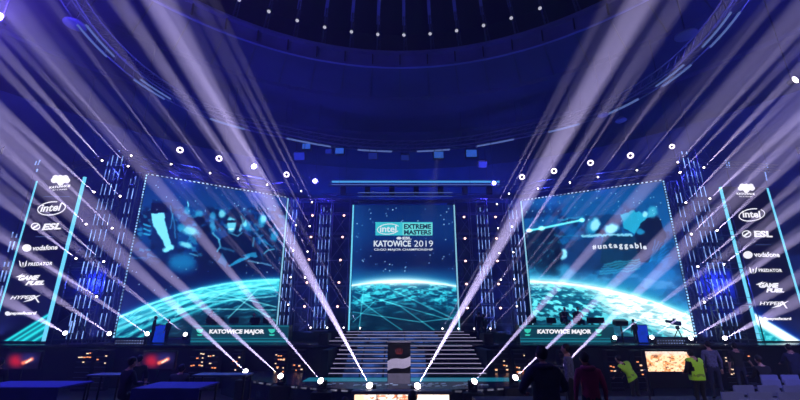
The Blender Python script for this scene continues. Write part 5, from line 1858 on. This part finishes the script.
# player desks
for sd, x0, x1, Y, tl, sk in (('left', 193, 289, 25.0, (209.5, 264.5), 0), ('right', 519, 613, 25.0, (537, 591), 0)):
    a, b = U(x0, 325, Y), U(x1, 325, Y)
    W_ = b.x - a.x; xm = (a.x + b.x) / 2
    T = thing('player_desk', f'long {sd} player desk with teal lit front and white tournament lettering', 'desk', (xm, Y, ZS))
    Hd = U(400, 325.0, Y).z - ZS
    MB().box((0, 0.45, Hd - 0.03), (W_, 0.9, 0.06)).build('desk_top', M['desk'], T)
    MB().box((0, 0.04, Hd * 0.5), (W_, 0.08, Hd - 0.06)).build('front_panel', M['teal_dim'], T)
    org = V((xm, Y, ZS))
    pl = Plane((a.x, Y), (b.x, Y), ZS, ZS + Hd)
    F = lambda u, v, d: pl.P(u, v, d)
    zt = [pl.hit(400, y)[1] for y in (325.5, 326.6, 337.5, 338.6)]
    MB().prism([(0, zt[1]), (W_, zt[1]), (W_, zt[0]), (0, zt[0])], 0.005, 0.02, F).build('teal_light_line', M['teal_led'], T, org)
    mb = MB()
    for y0, y1 in ((338.0, 338.9), (340.6, 342.0)):
        v0, v1 = pl.hit(400, y1)[1], pl.hit(400, y0)[1]
        mb.prism([(0, v0), (W_, v0), (W_, v1), (0, v1)], 0.005, 0.02, F)
    mb.build('teal_light_band', M['teal_led'], T, org)
    mb = MB(); put_text(mb, 'KATOWICE MAJOR', pl, (tl[0], 329.3, tl[1], 334.9), 0.03, bold=0.05, shear=0.12 if sd == 'right' else 0.0)
    mb.build('lettering', M['white'], T, org)
    for xx in (tl[0] - 9.5, tl[1] + 7.5):
        mb = MB()
        put_shape(mb, pl, [(xx - 3.6, 329), (xx + 3.6, 329), (xx + 2.6, 332), (xx, 333.4), (xx - 2.6, 332)], 0.03)
        put_shape(mb, pl, [(xx - 3, 334.3), (xx + 3, 334.3), (xx + 2, 335.8), (xx - 2, 335.8)], 0.03)
        mb.build('trophy_mark', M['teal_mark'], T, org)
    for sx in (-1, 1):
        MB().box((sx * (W_ / 2 - 0.03), 0.45, Hd / 2), (0.06, 0.85, Hd - 0.07)).build('side_panel', M['desk'], T)
    xs = [(203, 1), (217, 0), (232, 0), (248, 1), (266, 0)] if sd == 'left' else [(533, 0), (553, 0), (574, 1), (588, 1), (602, 0)]
    nm = 0
    zt_ = ZS + Hd
    for i, (xx, pr) in enumerate(xs):
        p = at(xx, 0, Y + 0.5, zt_)
        t2 = thing('gaming_monitor', f'dark monitor seen from behind on the {sd} player desk, {ORD[i]} from the left', 'monitor', (p.x + (0.35 if pr else 0), Y + 0.45, zt_), group=f'monitors on the {sd} player desk')
        MB().box((0, 0, 0.27), (0.58, 0.05, 0.34), bev=0.01).build('screen_back', M['monitor'], t2)
        MB().box((0, 0.02, 0.06), (0.06, 0.05, 0.12)).box((0, 0.02, 0.008), (0.26, 0.2, 0.016)).build('stand', M['monitor'], t2)
        if pr:
            nm += 1
            hz = {203: 311, 248: 313, 574: 307, 588: 307}[xx]
            z_seat = (U(400, hz, Y + 1.3).z) - 1.345
            person(f'player seated behind the {sd} player desk facing out, {"left" if nm == 1 else "right"} of the two', (p.x - 0.05, Y + 1.35, z_seat), PI, sit=True, top='navy_cloth' if nm == 1 else 'dark_cloth', sleeves='short', subdiv=1)
            t3 = thing('gaming_chair', f'dark chair behind the {sd} player desk, {"left" if nm == 1 else "right"} of the two', 'chair', (p.x - 0.05, Y + 1.4, ZS))
            hs = z_seat - ZS + 0.42
            MB().box((0, -0.1, hs - 0.05), (0.5, 0.5, 0.09), bev=0.03).build('seat', M['monitor'], t3)
            MB().box((0, 0.2, hs + 0.3), (0.46, 0.09, 0.6), bev=0.03).build('backrest', M['monitor'], t3)
            MB().tube((0, -0.1, 0.08), (0, -0.1, hs - 0.08), 0.035).build('column', M['black'], t3)
            mb = MB()
            for k in range(5):
                mb.tube((0, -0.1, 0.08), (0.3 * math.cos(k * 1.257), -0.1 + 0.3 * math.sin(k * 1.257), 0.04), 0.025)
            mb.build('star_base', M['black'], t3)

# camera on tripod, right of stage
p = at(680, 0, 24.6, ZS)
T = thing('broadcast_camera', 'dark broadcast camera on a tripod before the right video screen', 'camera', p)
Hc = U(400, 323, 24.6).z - ZS
mb = MB()
for k in range(3):
    MB().tube((0, 0, Hc * 0.72), (0.42 * math.cos(k * 2.1 + .5), 0.42 * math.sin(k * 2.1 + .5), 0.02), 0.025, n=5).build('tripod_leg', M['black'], T)
MB().box((0, 0, Hc * 0.78), (0.16, 0.16, 0.2), bev=0.02).build('pan_head', M['black'], T)
cb = MB().box((-0.05, 0, Hc), (0.55, 0.2, 0.24), R=Matrix.Rotation(0.15, 3, 'Y'), bev=0.02).box((-0.1, 0, Hc + 0.2), (0.16, 0.12, 0.12), bev=0.01).build('camera_body', M['monitor'], T)
MB().tube((-0.3, 0, Hc + 0.05), (-0.6, 0, Hc + 0.11), 0.075, 0.09, 12).build('lens_barrel', M['monitor'], T)
MB().tube((0.2, 0, Hc * 0.82), (0.62, -0.05, Hc * 0.6), 0.018).build('pan_handle', M['black'], T)

# ------------------------------------------------------------------ audience platform and foreground
FZ = 1.15
ap = thing('audience_platform', 'dark raised audience platform across the foreground', 'platform', (0, 7.7, 0))
MB().box((-9.1, 0, FZ / 2), (13.4, 9.2, FZ)).build('left_deck', mat('platform_carpet', (34, 38, 60), 0.8, 0, 0.25, 2), ap)
MB().box((8.9, 0.6, FZ / 2), (13.4, 10.4, FZ)).build('right_deck', mat('platform_carpet_b', (30, 32, 48), 0.8, 0, 0.25, 2), ap)
MB().box((0, -2.1, FZ / 2), (4.4, 5, FZ)).build('centre_deck', mat('platform_carpet_c', (28, 30, 44), 0.8, 0, 0.25, 2), ap)

# seats at the right
def seat_proto():
    s = MB().box((0, 0.02, 0.44), (0.46, 0.42, 0.05), bev=0.015)
    b = MB().box((0, -0.2, 0.70), (0.47, 0.035, 0.20), bev=0.012).box((0, -0.19, 0.52), (0.45, 0.03, 0.06))
    lg = []
    for sx in (-1, 1):
        lg.append(MB().tube((sx * 0.2, -0.2, 0.0), (sx * 0.2, -0.2, 0.78), 0.014, n=5))
        lg.append(MB().tube((sx * 0.2, 0.2, 0.0), (sx * 0.2, 0.17, 0.42), 0.014, n=5))
    return s, b, lg


sp = None
rows = [(11.9, 0), (10.9, 0), (9.9, 0), (8.95, 0), (8.1, 0)]
cnt = 0
for ri, (Y, _) in enumerate(rows):
    xs0 = {0: 9.93, 1: 9.1, 2: 7.6, 3: 6.6, 4: 6.3}[ri]
    xe = Y * 1.18
    nS = int((xe - xs0) / 0.56)
    for k in range(nS):
        x = xs0 + 0.56 * k
        rn = ['row nearest the stage', 'second row from the stage', 'middle row', 'second row from the camera', 'row nearest the camera'][ri]
        where = 'aisle end' if k == 0 else f'{ORD[k] if k < 10 else "far"} in from the aisle' if k < 10 else f'{["eleventh","twelfth","thirteenth","fourteenth","fifteenth","sixteenth"][min(k-10,5)]} in from the aisle'
        lb = f'pale audience chair, {rn}, {where}'
        T = thing('audience_chair', lb, 'chair', (x, Y, FZ), random.uniform(-.04, .04), group='pale audience seats at lower right')
        if sp is None:
            s, b, lg = seat_proto()
            sp = [s.build('seat', M['seat']), b.build('backrest', M['seat'])] + [q.build('leg', M['seatleg']) for q in lg]
            use = sp
        else:
            use = [o.copy() for o in sp]
            for o in use: COL.objects.link(o)
        for o in use: o.parent = T

# people at the right among the seats
person('worker in bright yellow hi-vis vest seen from behind at right, beside the orange display', at(689.5, 0, 11.0, FZ), 0.15, top='dark_cloth', legs='dark_cloth', vest=True, sc=stand_sc(349.5, 11.0, FZ), fat=1.4,
       pose=dict(skull=(0.02, 0.07, 1.56), elR=(.29, .03, 1.16), wrR=(.31, .16, .95), elL=(-.27, .05, 1.16), wrL=(-.18, .25, 1.1)), cap=True, hair='dark_cloth')
person('man in grey checked shirt standing right of the yellow vest worker', at(707, 0, 12.9, FZ), -0.3, top='grey_shirt', legs='jeans', sc=stand_sc(341, 12.9, FZ), pose=dict(wrL=(-.2, .1, .92)))
person('leaning worker in yellow-green vest and dark trousers, centre right below the stage', at(627, 0, 14.4, 0.62), 0.4, top='dark_cloth', legs='dark_cloth', vest=True, sc=1.0,
       pose=dict(spine=(-.05, .06, 1.12), chest=(-.14, .14, 1.28), neck=(-.2, .2, 1.38), skull=(-.24, .25, 1.43), shL=(-.3, .2, 1.26), elL=(-.36, .3, 1.04), wrL=(-.3, .45, .95), shR=(0.0, .12, 1.38), elR=(.12, .2, 1.14), wrR=(.05, .36, .98), ankR=(.2, -.12, .09), toeR=(.22, .03, .04)))
p = at(627, 0, 14.4, 0)
T = thing('low_riser', 'low dark riser under the leaning yellow-vest worker', 'platform', p)
MB().box((0, 0, 0.31), (1.3, 1.1, 0.62), bev=0.02).build('riser_body', M['black'], T)
person('dark figure with pale forearm standing at right between grey shirt man and seats', at(733, 0, 13.15, FZ), -0.4, sleeves='short', sc=stand_sc(343, 12.9, FZ) * 1.0, pose=dict(elR=(.3, .05, 1.2), wrR=(.42, .16, 1.04)))
person('seated dark person low at right between the aisle figure and outstretched-arm man', V((9.93, 11.82, FZ)), 0.0, sit=True, sc=0.95, pose=dict(wrR=(.3, .3, .9)))
person('man in dark clothes at far right holding one arm out sideways', at(787, 0, 12.5, FZ), -0.2, sleeves='short', top='navy_cloth', sc=stand_sc(344, 12.5, FZ), pose=dict(elR=(.42, .08, 1.22), wrR=(.64, .14, 1.16), elL=(-.28, .1, 1.16), wrL=(-.2, .3, 1.14)))
# bulky silhouettes right of centre
person('bulky silhouetted man in dark jacket with back to camera, right of the stairs', at(541, 0, 6.3, FZ), 0.1, top='navy_cloth', fat=1.3, sc=stand_sc(346, 6.3, FZ), pose=dict(elL=(-.34, .06, 1.17), wrL=(-.2, .3, 1.1), elR=(.34, .06, 1.17), wrR=(.24, .3, 1.12)), hood=True)
person('person in maroon jacket with back to camera, right of the bulky silhouetted man', at(584, 0, 7.4, FZ), -0.2, top='maroon', sc=stand_sc(352, 7.4, FZ), fat=1.0, hood=True, pose=dict(skull=(-0.03, 0.03, 1.56)))
person('person in dark jacket and pale collar between bulky man and maroon jacket', at(566, 0, 9.6, FZ), 1.0, top='grey_shirt', legs='dark_cloth', sc=stand_sc(344, 9.6, FZ), pose=dict(elR=(.27, .08, 1.2), wrR=(.1, .3, 1.25)))
person('dark person crouched low left of the bulky silhouetted man', at(516, 0, 6.0, FZ), 0.1, sit=True, top='navy_cloth', sc=stand_sc(397, 6.0, FZ) * 1.0 if False else 0.8)
# front heads
person('dark head of a person just below the trophy podium', at(412, 0, 8.8, 0), 0.0, sc=stand_sc(391, 8.8, 0), top='dark_cloth')
person('dark head and shoulders low in front of the left end of the warm display', at(347, 0, 10.2, 0), 0.0, sc=stand_sc(397, 10.2, 0), top='dark_cloth')
# left people
person('dark seated person at a table, low left, facing the lit racks', at(133, 0, 10.2, FZ), -0.5, sit=True, sc=1.0, top='navy_cloth')
person('dark standing person with pale badge left of the inner red monitor', at(143, 0, 15.5, 0), 0.6, sc=stand_sc(355, 15.5, 0), top='dark_cloth', sleeves='short')
person('dark person bending over the table between the left rack groups', at(184, 0, 13.6, 0), 0.3, sc=stand_sc(361, 13.6, 0), pose=dict(chest=(0, .14, 1.3), neck=(0, .22, 1.42), skull=(0, .28, 1.46), shL=(-.185, .18, 1.38), shR=(.185, .18, 1.38), elL=(-.22, .25, 1.12), wrL=(-.18, .42, 1.0), elR=(.22, .25, 1.12), wrR=(.18, .42, 1.0)))
person('dark person near the left picture edge beside the outer red monitor', at(6, 0, 14.5, 0), 0.4, sc=stand_sc(358, 14.5, 0), top='dark_cloth')

# tables at the left and in the foreground
def table(label, x, y, w_, d_, h, cloth, z=FZ, rz=0):
    T = thing('control_table', label, 'table', (x, y, z), rz)
    MB().box((0, 0, h - 0.02), (w_, d_, 0.04), bev=0.01).build('table_top', M[cloth], T)
    for sx in (-1, 1):
        for sy in (-1, 1):
            MB().tube((sx * (w_ / 2 - 0.06), sy * (d_ / 2 - 0.06), 0), (sx * (w_ / 2 - 0.06), sy * (d_ / 2 - 0.06), h - 0.04), 0.022, n=6).build('leg', M['seatleg'], T)
    if cloth == 'bluecloth':
        MB().box((0, -d_ / 2 - 0.012, h / 2), (w_ + 0.02, 0.02, h - 0.02)).build('cloth_skirt', M[cloth], T)
    return T


table('blue-covered table filling the bottom left corner', U(32, 390, 10.4).x, 10.4, 2.1, 1.1, 0.74, 'bluecloth')
table('blue-covered table low left beside the seated dark person', U(178, 390, 10.4).x, 10.4, 1.5, 1.1, 0.72, 'bluecloth')
table('thin-legged table with pale top edge left of the seated dark person', U(108, 380, 11.3).x, 11.35, 0.9, 0.6, 0.86, 'tabletop')
table('long thin-legged table below the leftmost deck light', U(222, 380, 11.3).x, 11.35, 1.4, 0.6, 0.86, 'tabletop')
for px, Y, lab in ((640, 10.5, 'between leaning worker and orange display'), (560, 10.8, 'behind the maroon jacket person')):
    p = at(px, 0, Y, FZ)
    T = thing('barrier_post', f'slim dark post standing {lab}', 'post', p)
    MB().tube((0, 0, 0.02), (0, 0, 1.0), 0.022, n=8).build('pole', M['darktruss'], T)
    MB().lathe([(0, 0.04), (0.12, 0.035), (0.16, 0.0)], 16).build('base', M['black'], T)
    MB().sphere((0, 0, 1.02), 0.035).build('cap', M['truss'], T)
